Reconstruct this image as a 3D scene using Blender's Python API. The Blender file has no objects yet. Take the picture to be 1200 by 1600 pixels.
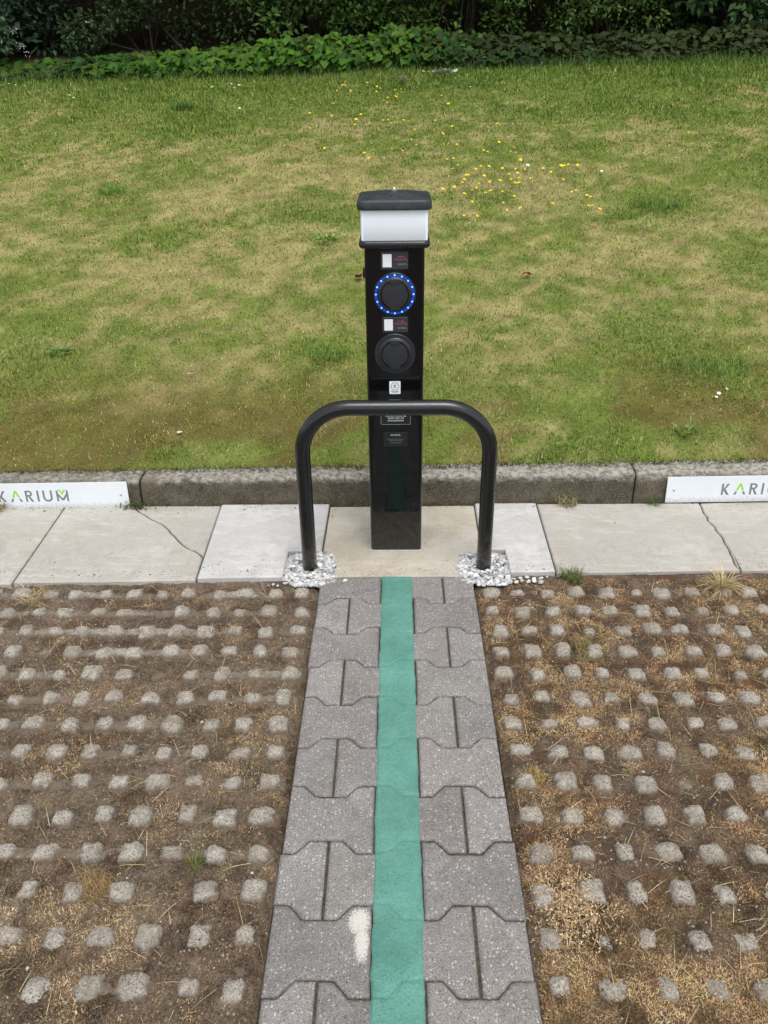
import bpy, math, random
import numpy as np
from mathutils import Matrix, Vector

# ------------------------------------------------------------------ camera, world, sun, exposure
SC = bpy.context.scene
COL = SC.collection
rng = np.random.default_rng(11)
random.seed(5)

F_PX, PITCH, YAW, ROLL, CAM_X, CAM_H = 1258.32, 0.5004, -0.0188, -0.0136, 0.0021, 1.4649
cd = bpy.data.cameras.new('camera')
cam = bpy.data.objects.new('camera', cd)
COL.objects.link(cam)
SC.camera = cam
fw = Vector((math.sin(YAW) * math.cos(PITCH), math.cos(YAW) * math.cos(PITCH), -math.sin(PITCH)))
rt = Vector((math.cos(YAW), -math.sin(YAW), 0))
up = rt.cross(fw)
rt2 = rt * math.cos(ROLL) + up * math.sin(ROLL)
up2 = up * math.cos(ROLL) - rt * math.sin(ROLL)
cam.matrix_world = Matrix(((rt2.x, up2.x, -fw.x, CAM_X), (rt2.y, up2.y, -fw.y, 0),
                           (rt2.z, up2.z, -fw.z, CAM_H), (0, 0, 0, 1)))
cd.sensor_fit = 'VERTICAL'
cd.sensor_height = 24
cd.lens = F_PX / 1600 * 24
cd.clip_start = 0.02
cd.clip_end = 2000

SUN_ELEV, SUN_AZ = math.radians(68), math.radians(160)      # azimuth from +y (ahead of the camera), clockwise
w = bpy.data.worlds.new('World')
SC.world = w
w.use_nodes = True
nt = w.node_tree
bg = nt.nodes['Background']
sky = nt.nodes.new('ShaderNodeTexSky')
sky.sky_type = 'NISHITA'
sky.sun_disc = False
sky.sun_elevation = SUN_ELEV
sky.sun_rotation = SUN_AZ
sky.air_density = 1.0
sky.dust_density = 3.0
hs = nt.nodes.new('ShaderNodeHueSaturation')
hs.inputs['Saturation'].default_value = 0.30               # overcast: the blue is mostly greyed out by cloud
nt.links.new(sky.outputs[0], hs.inputs['Color'])
nt.links.new(hs.outputs[0], bg.inputs['Color'])
bg.inputs['Strength'].default_value = 0.14

sl = bpy.data.lights.new('sun', 'SUN')
sl.energy = 1.1
sl.angle = math.radians(35)
sl.color = (1.0, 0.96, 0.90)
so = bpy.data.objects.new('sun', sl)
COL.objects.link(so)
sd = Vector((math.sin(SUN_AZ) * math.cos(SUN_ELEV), math.cos(SUN_AZ) * math.cos(SUN_ELEV), math.sin(SUN_ELEV)))
so.rotation_euler = sd.to_track_quat('Z', 'Y').to_euler()
so.location = sd * 30

vs = SC.view_settings
vs.view_transform = 'Standard'
vs.look = 'None'
vs.gamma = 1
vs.use_curve_mapping = False
vs.exposure = 0.70


# ------------------------------------------------------------------ numpy helpers
def hash2(ix, iy, seed):
    h = (ix.astype(np.int64) * 374761393 + iy.astype(np.int64) * 668265263 + seed * 974634777) & 0xffffffff
    h = ((h ^ (h >> 13)) * 1274126177) & 0xffffffff
    return ((h ^ (h >> 16)) & 0xffff) / 65535.0


def vnoise(x, y, seed=0):
    x = np.asarray(x, float); y = np.asarray(y, float)
    ix, iy = np.floor(x), np.floor(y)
    fx, fy = x - ix, y - iy
    fx = fx * fx * (3 - 2 * fx); fy = fy * fy * (3 - 2 * fy)
    a, b = hash2(ix, iy, seed), hash2(ix + 1, iy, seed)
    c, d = hash2(ix, iy + 1, seed), hash2(ix + 1, iy + 1, seed)
    return (a * (1 - fx) + b * fx) * (1 - fy) + (c * (1 - fx) + d * fx) * fy


def fbm(x, y, seed=0, octv=4):
    s, a, t = 0, 0.5, 0
    x = np.asarray(x, float); y = np.asarray(y, float)
    for i in range(octv):
        s = s + a * vnoise(x, y, seed + i * 17); t += a
        x, y = x * 2.03 + 3.1, y * 2.03 + 1.7
        a *= 0.5
    return s / t


def sstep(a, b, x):
    t = np.clip((x - a) / (b - a), 0, 1)
    return t * t * (3 - 2 * t)


def mesh_np(name, V, quads=None, tris=None, mat=None, parent=None, col=None, smooth=False, loc=(0, 0, 0), midx=None, mats=None):
    """One mesh object from arrays."""
    V = np.asarray(V, np.float32) - np.asarray(loc, np.float32)
    me = bpy.data.meshes.new(name)
    q = np.zeros((0, 4), np.int32) if quads is None else np.asarray(quads, np.int32).reshape(-1, 4)
    t = np.zeros((0, 3), np.int32) if tris is None else np.asarray(tris, np.int32).reshape(-1, 3)
    me.vertices.add(len(V)); me.vertices.foreach_set('co', V.ravel())
    nl = q.size + t.size
    me.loops.add(nl)
    me.loops.foreach_set('vertex_index', np.concatenate([q.ravel(), t.ravel()]).astype(np.int32))
    me.polygons.add(len(q) + len(t))
    ls = np.concatenate([np.arange(len(q)) * 4, q.size + np.arange(len(t)) * 3]).astype(np.int32)
    me.polygons.foreach_set('loop_start', ls)
    if smooth:
        me.polygons.foreach_set('use_smooth', np.ones(len(q) + len(t), bool))
    if midx is not None:
        me.polygons.foreach_set('material_index', np.asarray(midx, np.int32))
    me.update(calc_edges=True)
    if col is not None:
        at = me.color_attributes.new('Col', 'FLOAT_COLOR', 'POINT')
        c4 = np.ones((len(V), 4), np.float32); c4[:, :3] = col
        at.data.foreach_set('color', c4.ravel())
    for m in (mats or ([mat] if mat else [])):
        me.materials.append(m)
    o = bpy.data.objects.new(name, me)
    COL.objects.link(o)
    if parent is not None:
        o.parent = parent
    else:
        o.location = loc
    return o


def grid_quads(nx, ny):
    i = np.arange(nx - 1); j = np.arange(ny - 1)
    I, J = np.meshgrid(i, j, indexing='xy')
    a = (J * nx + I).ravel()
    return np.stack([a, a + 1, a + 1 + nx, a + nx], -1)


class MB:
    """Collects polygons, then builds ONE mesh object."""
    def __init__(s):
        s.v = []; s.f = []

    def add(s, vs, fs):
        n = len(s.v)
        s.v += [tuple(map(float, p)) for p in vs]
        s.f += [tuple(n + i for i in f) for f in fs]

    def box(s, x0, x1, y0, y1, z0, z1):
        s.add([(x, y, z) for z in (z0, z1) for y in (y0, y1) for x in (x0, x1)],
              [(0, 2, 3, 1), (4, 5, 7, 6), (0, 1, 5, 4), (2, 6, 7, 3), (0, 4, 6, 2), (1, 3, 7, 5)])

    def rings(s, rings, cap0=True, cap1=True):
        n = len(rings[0]); base = len(s.v)
        for r in rings:
            s.v += [tuple(map(float, p)) for p in r]
        for k in range(len(rings) - 1):
            for i in range(n):
                j = (i + 1) % n
                s.f.append((base + k * n + i, base + k * n + j, base + (k + 1) * n + j, base + (k + 1) * n + i))
        if cap0: s.f.append(tuple(base + i for i in reversed(range(n))))
        if cap1: s.f.append(tuple(base + (len(rings) - 1) * n + i for i in range(n)))

    def build(s, name, mat, parent=None, loc=(0, 0, 0), smooth=False, angle=None):
        me = bpy.data.meshes.new(name)
        me.from_pydata([(a - loc[0], b - loc[1], c - loc[2]) for a, b, c in s.v], [], s.f)
        if smooth:
            for p in me.polygons: p.use_smooth = True
        me.materials.append(mat)
        me.update()
        if angle is not None:
            me.set_sharp_from_angle(angle=math.radians(angle))
        o = bpy.data.objects.new(name, me)
        COL.objects.link(o)
        if parent is not None: o.parent = parent
        else: o.location = loc
        return o


def rrect(hx, hy, r, n=6, cx=0, cy=0):
    """Rounded rectangle outline, counter-clockwise."""
    out = []
    for k, (sx, sy) in enumerate(((1, 1), (-1, 1), (-1, -1), (1, -1))):
        for i in range(n + 1):
            a = (k + i / n) * math.pi / 2
            out.append((cx + sx * (hx - r) + r * math.cos(a), cy + sy * (hy - r) + r * math.sin(a)))
    return out


def tag(o, label=None, cat=None, group=None, kind=None):
    if label: o['label'] = label
    if cat: o['category'] = cat
    if group: o['group'] = group
    if kind: o['kind'] = kind
    return o


def empty(name, loc):
    o = bpy.data.objects.new(name, None)
    o.empty_display_size = 0.05
    o.location = loc
    COL.objects.link(o)
    return o


# ------------------------------------------------------------------ materials
def new_mat(name, base=(0.5, 0.5, 0.5), rough=0.6, spec=0.5, metal=0.0, coat=0.0):
    m = bpy.data.materials.new(name)
    m.use_nodes = True
    b = m.node_tree.nodes['Principled BSDF']
    b.inputs['Base Color'].default_value = (*base, 1)
    b.inputs['Roughness'].default_value = rough
    b.inputs['Specular IOR Level'].default_value = spec
    b.inputs['Metallic'].default_value = metal
    b.inputs['Coat Weight'].default_value = coat
    return m


class NB:
    """Small node-building helper on a material."""
    def __init__(s, m):
        s.m = m; s.t = m.node_tree; s.n = s.t.nodes; s.b = s.n['Principled BSDF']
        s.co = s.n.new('ShaderNodeTexCoord').outputs['Object']

    def link(s, a, b): s.t.links.new(a, b)

    def mapping(s, scale, loc=(0, 0, 0)):
        mp = s.n.new('ShaderNodeMapping'); mp.inputs['Scale'].default_value = scale; mp.inputs['Location'].default_value = loc
        s.link(s.co, mp.inputs['Vector']); return mp.outputs[0]

    def noise(s, scale, detail=4, rough=0.6, vec=None, dist=0.0):
        n = s.n.new('ShaderNodeTexNoise'); n.inputs['Scale'].default_value = scale
        n.inputs['Detail'].default_value = detail; n.inputs['Roughness'].default_value = rough
        n.inputs['Distortion'].default_value = dist
        s.link(vec or s.co, n.inputs['Vector']); return n.outputs['Fac']

    def voro(s, scale, out='Distance', feature='F1', vec=None):
        n = s.n.new('ShaderNodeTexVoronoi'); n.feature = feature; n.inputs['Scale'].default_value = scale
        s.link(vec or s.co, n.inputs['Vector']); return n.outputs[out]

    def ramp(s, fac, stops):
        r = s.n.new('ShaderNodeValToRGB'); e = r.color_ramp.elements
        while len(e) < len(stops): e.new(0.5)
        for el, (p, c) in zip(e, stops):
            el.position = p
            el.color = (*c, 1) if isinstance(c, tuple) else (c, c, c, 1)
        s.link(fac, r.inputs[0]); return r.outputs[0]

    def mix(s, fac, a, b, mode='MIX'):
        n = s.n.new('ShaderNodeMix'); n.data_type = 'RGBA'; n.blend_type = mode
        for sock, v in ((n.inputs[0], fac), (n.inputs[6], a), (n.inputs[7], b)):
            if hasattr(v, 'links'): s.link(v, sock)
            elif isinstance(v, tuple): sock.default_value = (*v, 1)
            elif sock.type == 'VALUE': sock.default_value = v
            else: sock.default_value = (v, v, v, 1)
        return n.outputs[2]

    def math(s, op, a, b=0.0):
        n = s.n.new('ShaderNodeMath'); n.operation = op
        for sock, v in ((n.inputs[0], a), (n.inputs[1], b)):
            if hasattr(v, 'links'): s.link(v, sock)
            else: sock.default_value = v
        return n.outputs[0]

    def sep(s, vec=None):
        n = s.n.new('ShaderNodeSeparateXYZ'); s.link(vec or s.co, n.inputs[0]); return n.outputs

    def attr(s, name='Col'):
        n = s.n.new('ShaderNodeAttribute'); n.attribute_name = name; return n.outputs['Color']

    def bump(s, h, strength=0.3, dist=0.002):
        n = s.n.new('ShaderNodeBump'); n.inputs['Strength'].default_value = strength
        n.inputs['Distance'].default_value = dist
        s.link(h, n.inputs['Height']); s.link(n.outputs[0], s.b.inputs['Normal'])

    def base(s, c): s.link(c, s.b.inputs['Base Color'])
    def rough(s, c): s.link(c, s.b.inputs['Roughness'])


def attr_mat(name, rough=0.7, spec=0.25, trans=0.0):
    m = new_mat(name, rough=rough, spec=spec)
    k = NB(m)
    c = k.attr()
    k.base(c)
    if trans:
        tr = k.n.new('ShaderNodeBsdfTranslucent')
        k.link(c, tr.inputs['Color'])
        mx = k.n.new('ShaderNodeMixShader'); mx.inputs[0].default_value = trans
        k.link(k.b.outputs[0], mx.inputs[1]); k.link(tr.outputs[0], mx.inputs[2])
        k.link(mx.outputs[0], k.n['Material Output'].inputs['Surface'])
    return m


def concrete(name, lo, hi, stain=None, speck=0.3, bump=0.35, scale=1.0):
    m = new_mat(name, rough=0.88, spec=0.3)
    k = NB(m)
    big = k.noise(3.5 * scale, 5, 0.65)
    c = k.ramp(big, [(0.32, lo), (0.66, hi)])
    mid = k.noise(28, 5, 0.7)
    c = k.mix(k.ramp(mid, [(0.40, 0.0), (0.72, 0.45)]), c, tuple(v * 0.72 for v in lo))
    fine = k.noise(420, 3, 0.7)
    c = k.mix(k.ramp(fine, [(0.36, speck), (0.50, 0.0)]), c, tuple(v * 0.45 for v in lo))
    c = k.mix(k.ramp(fine, [(0.56, 0.0), (0.70, speck)]), c, tuple(min(0.9, v * 1.3) for v in hi))
    med = k.noise(165, 3, 0.75)
    c = k.mix(k.ramp(med, [(0.36, speck * 1.1), (0.47, 0.0)]), c, tuple(v * 0.50 for v in lo))
    c = k.mix(k.ramp(med, [(0.55, 0.0), (0.68, speck)]), c, tuple(min(0.9, v * 1.28) for v in hi))
    pits = k.voro(45)
    pm = k.mix(k.ramp(k.noise(9, 2), [(0.5, 0.0), (0.62, 1.0)]), 0.0, k.ramp(pits, [(0.07, 0.75), (0.13, 0.0)]))
    c = k.mix(pm, c, tuple(v * 0.33 for v in lo))
    if stain:
        c = k.mix(k.ramp(k.noise(7, 5, 0.7, dist=0.6), [(0.46, 0.0), (0.66, 0.75)]), c, stain)
        c = k.mix(k.ramp(k.noise(9, 6, 0.8, vec=k.mapping((0.5, 2.2, 1), (3, 1, 0))), [(0.52, 0.0), (0.66, 0.5)]), c, tuple(min(0.9, v * 1.22) for v in hi))
        c = k.mix(k.ramp(k.noise(4.5, 6, 0.8, vec=k.mapping((1, 1, 1), (7, 2, 0))), [(0.56, 0.0), (0.70, 0.45)]), c, tuple(v * 0.62 for v in stain))
    k.base(c)
    k.bump(k.math('ADD', fine, k.math('MULTIPLY', mid, 1.2)), bump, 0.003)
    return m


M = {}
M['slab'] = concrete('old_slab_concrete', (0.385, 0.367, 0.328), (0.485, 0.465, 0.422), stain=(0.35, 0.325, 0.275))
M['white_slab'] = concrete('new_slab_concrete', (0.43, 0.425, 0.412), (0.565, 0.56, 0.545), stain=(0.38, 0.37, 0.345), speck=0.12, bump=0.2)
M['base_concrete'] = concrete('poured_concrete', (0.40, 0.36, 0.285), (0.50, 0.455, 0.37), stain=(0.50, 0.475, 0.42), speck=0.3, bump=0.6)


def kerb_mat():
    m = new_mat('weathered_kerb_concrete', rough=0.9, spec=0.25)
    k = NB(m)
    z = k.sep()[2]
    n = k.noise(14, 6, 0.7, dist=0.3)
    c = k.ramp(n, [(0.30, (0.040, 0.033, 0.022)), (0.52, (0.088, 0.075, 0.052)), (0.72, (0.155, 0.135, 0.098))])
    fine = k.noise(260, 4, 0.75)
    c = k.mix(k.ramp(fine, [(0.52, 0.0), (0.68, 0.75)]), c, (0.30, 0.275, 0.225))
    c = k.mix(k.ramp(fine, [(0.34, 0.7), (0.46, 0.0)]), c, (0.02, 0.017, 0.012))
    # pale lichen and scuffing gathers on the upper arris and top face
    top = k.ramp(k.math('ADD', z, k.math('MULTIPLY', k.math('SUBTRACT', k.noise(38, 5, 0.7), 0.5), 0.06)), [(0.088, 0.0), (0.112, 0.8)])
    c = k.mix(k.math('MULTIPLY', top, k.ramp(k.noise(55, 5, 0.75), [(0.40, 0.15), (0.56, 1.0)])), c, (0.42, 0.40, 0.35))
    c = k.mix(k.ramp(k.noise(6, 4, 0.7), [(0.58, 0.0), (0.72, 0.45)]), c, (0.10, 0.095, 0.045))
    k.base(c)
    k.bump(k.math('ADD', fine, k.math('MULTIPLY', n, 2.0)), 0.7, 0.004)
    return m


M['kerb'] = kerb_mat()


def paver_mat():
    m = new_mat('paver_concrete', rough=0.85, spec=0.35)
    k = NB(m)
    xyz = k.sep()
    big = k.noise(7, 4, 0.6)
    c = k.ramp(big, [(0.3, (0.190, 0.181, 0.174)), (0.7, (0.265, 0.254, 0.244))])
    grain = k.noise(330, 4, 0.8)
    c = k.mix(k.ramp(grain, [(0.38, 0.85), (0.50, 0.0)]), c, (0.075, 0.07, 0.068))
    c = k.mix(k.ramp(grain, [(0.52, 0.0), (0.66, 0.65)]), c, (0.34, 0.322, 0.305))
    # pale aggregate chips of two sizes
    for sc, lim, amt, colr in ((125, 0.19, 0.75, (0.50, 0.48, 0.45)), (230, 0.22, 0.6, (0.46, 0.44, 0.42)), (170, 0.20, 0.7, (0.07, 0.066, 0.064))):
        v = k.n.new('ShaderNodeTexVoronoi'); v.inputs['Scale'].default_value = sc
        k.link(k.mapping((1, 1, 0.4), (sc * 0.01, 0, 0)), v.inputs['Vector'])
        keep = k.ramp(k.sep(v.outputs['Color'])[0], [(0.60, 0.0), (0.66, 1.0)])
        c = k.mix(k.math('MULTIPLY', k.ramp(v.outputs['Distance'], [(lim, amt), (lim + 0.16, 0.0)]), keep), c, colr)
    # dark dirt washed between
    c = k.mix(k.ramp(k.noise(24, 5, 0.7), [(0.50, 0.0), (0.72, 0.35)]), c, (0.085, 0.077, 0.07))
    c = k.mix(1.0, c, k.attr(), 'MULTIPLY')
    # splash of white paint on one stone beside the line
    def blob(cx, cy, rx, ry):
        dx = k.math('DIVIDE', k.math('SUBTRACT', xyz[0], cx), rx)
        dy = k.math('DIVIDE', k.math('SUBTRACT', xyz[1], cy), ry)
        return k.math('ADD', k.math('MULTIPLY', dx, dx), k.math('MULTIPLY', dy, dy))
    d = k.math('MINIMUM', blob(-0.076, 1.002, 0.022, 0.028), blob(-0.070, 0.957, 0.014, 0.038))
    d = k.math('ADD', d, k.math('MULTIPLY', k.math('SUBTRACT', k.noise(240, 5, 0.85), 0.5), 6.5))
    c = k.mix(k.ramp(d, [(0.75, 0.92), (0.95, 0.0)]), c, (0.56, 0.53, 0.485))
    k.base(c)
    k.bump(k.math('ADD', grain, k.math('MULTIPLY', k.noise(70, 3), 1.2)), 0.55, 0.003)
    return m


M['paver'] = paver_mat()


def joint_mat():
    m = new_mat('joint_sand', rough=0.95, spec=0.1)
    k = NB(m)
    k.base(k.ramp(k.noise(150, 4, 0.7), [(0.35, (0.03, 0.025, 0.02)), (0.7, (0.12, 0.10, 0.075))]))
    return m


M['joint'] = joint_mat()


def paint_mat():
    m = new_mat('green_line_paint', rough=0.72, spec=0.35)
    k = NB(m)
    c = k.ramp(k.noise(9, 4, 0.6), [(0.3, (0.084, 0.243, 0.192)), (0.7, (0.142, 0.345, 0.282))])
    grain = k.noise(260, 4, 0.7)
    c = k.mix(k.ramp(grain, [(0.36, 0.5), (0.48, 0.0)]), c, (0.035, 0.135, 0.105))
    c = k.mix(k.ramp(k.noise(60, 5, 0.75, vec=k.mapping((1, 0.35, 1))), [(0.55, 0.0), (0.72, 0.4)]), c, (0.125, 0.305, 0.25))
    # bare specks where the paint missed the pits
    miss = k.ramp(k.noise(120, 5, 0.85), [(0.63, 0.0), (0.67, 0.8)])
    c = k.mix(miss, c, (0.10, 0.12, 0.10))
    # worn streaks along the line where tyres and boots cross it
    wn = k.noise(26, 6, 0.75, vec=k.mapping((1.6, 0.5, 1)))
    c = k.mix(k.ramp(wn, [(0.60, 0.0), (0.74, 0.35)]), c, (0.20, 0.33, 0.27))
    c = k.mix(k.ramp(k.noise(5, 4, 0.7), [(0.52, 0.0), (0.72, 0.35)]), c, (0.055, 0.15, 0.12))
    spk = k.noise(190, 4, 0.85)
    c = k.mix(k.ramp(spk, [(0.56, 0.0), (0.70, 0.5)]), c, (0.20, 0.40, 0.33))
    c = k.mix(k.ramp(spk, [(0.30, 0.55), (0.43, 0.0)]), c, (0.035, 0.11, 0.09))
    k.base(c)
    k.bump(k.math('ADD', grain, k.math('MULTIPLY', k.noise(70, 4, 0.7), 1.6)), 0.9, 0.004)
    return m


M['paint'] = paint_mat()


def soil_mat():
    m = new_mat('bay_soil', rough=0.95, spec=0.12)
    k = NB(m)
    xyz = k.sep()
    c = k.ramp(k.noise(16, 6, 0.7), [(0.28, (0.030, 0.021, 0.014)), (0.48, (0.095, 0.067, 0.046)), (0.72, (0.25, 0.195, 0.142))])
    fine = k.noise(210, 5, 0.8)
    c = k.mix(k.ramp(fine, [(0.36, 0.85), (0.50, 0.0)]), c, (0.022, 0.015, 0.010))
    c = k.mix(k.ramp(fine, [(0.54, 0.0), (0.70, 0.8)]), c, (0.30, 0.235, 0.165))
    red = k.math('MULTIPLY', k.ramp(k.noise(7, 4, 0.6), [(0.50, 0.0), (0.66, 0.7)]), k.ramp(k.math('ADD', xyz[0], 0.5), [(0.6, 0.25), (1.0, 1.0)]))
    c = k.mix(red, c, (0.115, 0.045, 0.022))
    dust = k.math('MULTIPLY', k.ramp(k.noise(5, 5, 0.7), [(0.40, 0.0), (0.62, 0.75)]), k.ramp(k.math('ADD', xyz[0], 0.5), [(0.0, 1.0), (0.9, 0.25)]))
    c = k.mix(dust, c, k.ramp(k.noise(120, 4, 0.75), [(0.35, (0.12, 0.09, 0.066)), (0.65, (0.31, 0.25, 0.19))]))
    v = k.n.new('ShaderNodeTexVoronoi'); v.inputs['Scale'].default_value = 95
    k.link(k.co, v.inputs['Vector'])
    keep = k.ramp(k.sep(v.outputs['Color'])[0], [(0.80, 0.0), (0.85, 1.0)])
    c = k.mix(k.math('MULTIPLY', k.ramp(v.outputs['Distance'], [(0.18, 0.8), (0.34, 0.0)]), keep), c, (0.36, 0.31, 0.25))
    k.base(c)
    k.bump(k.math('ADD', fine, k.math('MULTIPLY', k.noise(60, 4), 1.5)), 0.8, 0.006)
    return m


M['soil'] = soil_mat()


def turf_concrete():
    m = new_mat('turf_paver_concrete', rough=0.92, spec=0.25)
    k = NB(m)
    z = k.sep()[2]
    c = k.ramp(k.noise(30, 5, 0.7), [(0.3, (0.29, 0.26, 0.215)), (0.68, (0.50, 0.465, 0.405))])
    fine = k.noise(230, 5, 0.8)
    c = k.mix(k.ramp(fine, [(0.38, 0.8), (0.50, 0.0)]), c, (0.09, 0.077, 0.06))
    c = k.mix(k.ramp(fine, [(0.53, 0.0), (0.66, 0.8)]), c, (0.56, 0.53, 0.475))
    c = k.mix(k.ramp(k.noise(11, 5, 0.75), [(0.48, 0.0), (0.66, 0.6)]), c, (0.20, 0.165, 0.12))
    # earth clings to whatever lies low
    low = k.ramp(k.math('ADD', z, k.math('MULTIPLY', k.math('SUBTRACT', k.noise(75, 5, 0.75), 0.5), 0.022)), [(0.0, 0.0), (0.5, 0.0)])
    lowf = k.math('ADD', k.math('MULTIPLY', k.math('ADD', z, k.math('MULTIPLY', k.math('SUBTRACT', k.noise(75, 5, 0.75), 0.5), 0.02)), -105.0), -0.62)
    cl = k.n.new('ShaderNodeClamp'); k.link(lowf, cl.inputs[0]); cl.inputs[2].default_value = 0.9
    c = k.mix(cl.outputs[0], c, (0.15, 0.113, 0.08))
    k.base(c)
    k.bump(k.math('ADD', fine, k.math('MULTIPLY', k.noise(70, 4), 1.5)), 0.8, 0.006)
    return m


M['turf'] = turf_concrete()


def ground_mat():
    m = new_mat('ground_soil', rough=0.95, spec=0.15)
    k = NB(m)
    c = k.ramp(k.noise(3, 6, 0.7), [(0.3, (0.09, 0.068, 0.048)), (0.7, (0.20, 0.165, 0.125))])
    c = k.mix(k.ramp(k.noise(60, 4, 0.75), [(0.5, 0.0), (0.7, 0.8)]), c, (0.28, 0.25, 0.21))
    k.base(c)
    return m


M['ground'] = ground_mat()
M['grass'] = attr_mat('grass_blades', 0.6, 0.3, 0.18)
M['leaf'] = attr_mat('leaf_green', 0.6, 0.14, 0.15)
M['dull_leaf'] = attr_mat('leaf_dull', 0.7, 0.15, 0.12)
M['litter'] = attr_mat('dry_litter', 0.85, 0.15, 0.0)
M['petal'] = attr_mat('petal', 0.45, 0.4, 0.15)
M['thatch'] = attr_mat('lawn_thatch', 0.95, 0.05, 0.0)


def bark_mat():
    m = new_mat('bark', rough=0.9, spec=0.2)
    k = NB(m)
    k.base(k.ramp(k.noise(12, 5, 0.7, vec=k.mapping((3, 3, 0.6))), [(0.3, (0.03, 0.024, 0.017)), (0.7, (0.10, 0.08, 0.06))]))
    return m


M['bark'] = bark_mat()


def gloss_black(name, base, rough, coat):
    m = new_mat(name, base, rough, 0.42, 0, coat)
    k = NB(m)
    k.b.inputs['Coat Roughness'].default_value = 0.04
    k.rough(k.ramp(k.noise(35, 4, 0.7), [(0.35, rough * 0.75), (0.7, rough * 1.5)]))
    d = k.ramp(k.noise(90, 5, 0.75), [(0.62, 0.0), (0.80, 0.07)])
    foot_dust = k.ramp(k.math('SUBTRACT', k.math('MULTIPLY', k.noise(45, 6, 0.8), 0.55), k.sep()[2]), [(0.10, 0.0), (0.32, 0.16)])
    k.base(k.mix(foot_dust, k.mix(d, base, (0.16, 0.15, 0.13)), (0.22, 0.19, 0.15)))
    return m


M['post'] = gloss_black('post_gloss_black', (0.0035, 0.004, 0.0048), 0.09, 0.0)
M['hoop'] = gloss_black('hoop_powder_coat', (0.008, 0.009, 0.010), 0.24, 0.25)
M['collar'] = gloss_black('collar_plastic', (0.013, 0.014, 0.016), 0.28, 0.0)


def cap_mat():
    m = new_mat('cap_plastic', rough=0.5, spec=0.45)
    k = NB(m)
    n = k.noise(55, 5, 0.75)
    c = k.ramp(n, [(0.4, (0.022, 0.025, 0.029)), (0.62, (0.035, 0.040, 0.046)), (0.8, (0.085, 0.09, 0.095))])
    k.base(c)
    k.rough(k.ramp(n, [(0.4, 0.36), (0.7, 0.62)]))
    k.bump(k.noise(500, 3), 0.15, 0.001)
    return m


M['cap'] = cap_mat()


def simple_var(name, base, rough, amt=0.12, scale=40, spec=0.5, metal=0.0):
    m = new_mat(name, base, rough, spec, metal)
    k = NB(m)
    k.base(k.ramp(k.noise(scale, 4, 0.7), [(0.3, tuple(v * (1 - amt) for v in base)), (0.7, tuple(min(0.95, v * (1 + amt)) for v in base))]))
    return m


M['diffuser'] = simple_var('opal_diffuser', (0.74, 0.80, 0.85), 0.35, 0.02, 6)
_b = M['diffuser'].node_tree.nodes['Principled BSDF']       # the lamp band carries a faint emission
_b.inputs['Emission Color'].default_value = (0.80, 0.90, 1.0, 1)
_b.inputs['Emission Strength'].default_value = 0.05
M['metal'] = simple_var('zinc_bolt', (0.6, 0.6, 0.6), 0.35, 0.1, 60, 0.5, 0.9)
M['grout'] = simple_var('grey_base_plate', (0.42, 0.41, 0.39), 0.6, 0.2, 60)
M['plate'] = simple_var('label_charcoal', (0.030, 0.036, 0.044), 0.32, 0.12, 60)
M['plate_dark'] = simple_var('label_black', (0.012, 0.014, 0.015), 0.3, 0.1, 60)
M['socket'] = simple_var('socket_plastic', (0.017, 0.018, 0.021), 0.36, 0.15, 70)
M['socket_lid'] = simple_var('socket_lid_plastic', (0.021, 0.023, 0.028), 0.40, 0.15, 70)
M['lens_dark'] = simple_var('unlit_lens', (0.02, 0.025, 0.035), 0.15, 0.1, 60)
M['sticker'] = simple_var('white_sticker', (0.80, 0.82, 0.84), 0.4, 0.03, 30)
M['white_print'] = simple_var('white_print', (0.62, 0.64, 0.64), 0.5, 0.03, 30)
M['grey_print'] = simple_var('grey_print', (0.20, 0.21, 0.22), 0.5, 0.05, 30)
M['gold_print'] = simple_var('pale_print', (0.34, 0.33, 0.27), 0.5, 0.05, 30)
M['red_print'] = simple_var('red_print', (0.62, 0.10, 0.08), 0.5, 0.05, 30)
M['dark_print'] = simple_var('dark_print', (0.03, 0.035, 0.04), 0.5, 0.05, 30)
M['sign_grey'] = simple_var('sign_letter_grey', (0.17, 0.185, 0.20), 0.45, 0.05, 30)
M['sign_green'] = simple_var('sign_letter_green', (0.30, 0.62, 0.03), 0.45, 0.05, 30)


def sign_mat():
    m = new_mat('sign_white_metal', (0.72, 0.76, 0.79), 0.38, 0.5)
    k = NB(m)
    c = k.ramp(k.noise(4, 4, 0.6), [(0.3, (0.66, 0.715, 0.75)), (0.7, (0.74, 0.78, 0.81))])
    c = k.mix(k.ramp(k.noise(70, 5, 0.8), [(0.60, 0.0), (0.78, 0.5)]), c, (0.45, 0.45, 0.42))
    mud = k.math('SUBTRACT', k.math('MULTIPLY', k.noise(120, 6, 0.8, vec=k.mapping((1, 1, 0.6))), 0.085), k.sep()[2])
    c = k.mix(k.ramp(mud, [(0.018, 0.0), (0.048, 0.55)]), c, (0.24, 0.205, 0.16))
    k.base(c)
    return m


M['sign'] = sign_mat()

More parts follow.
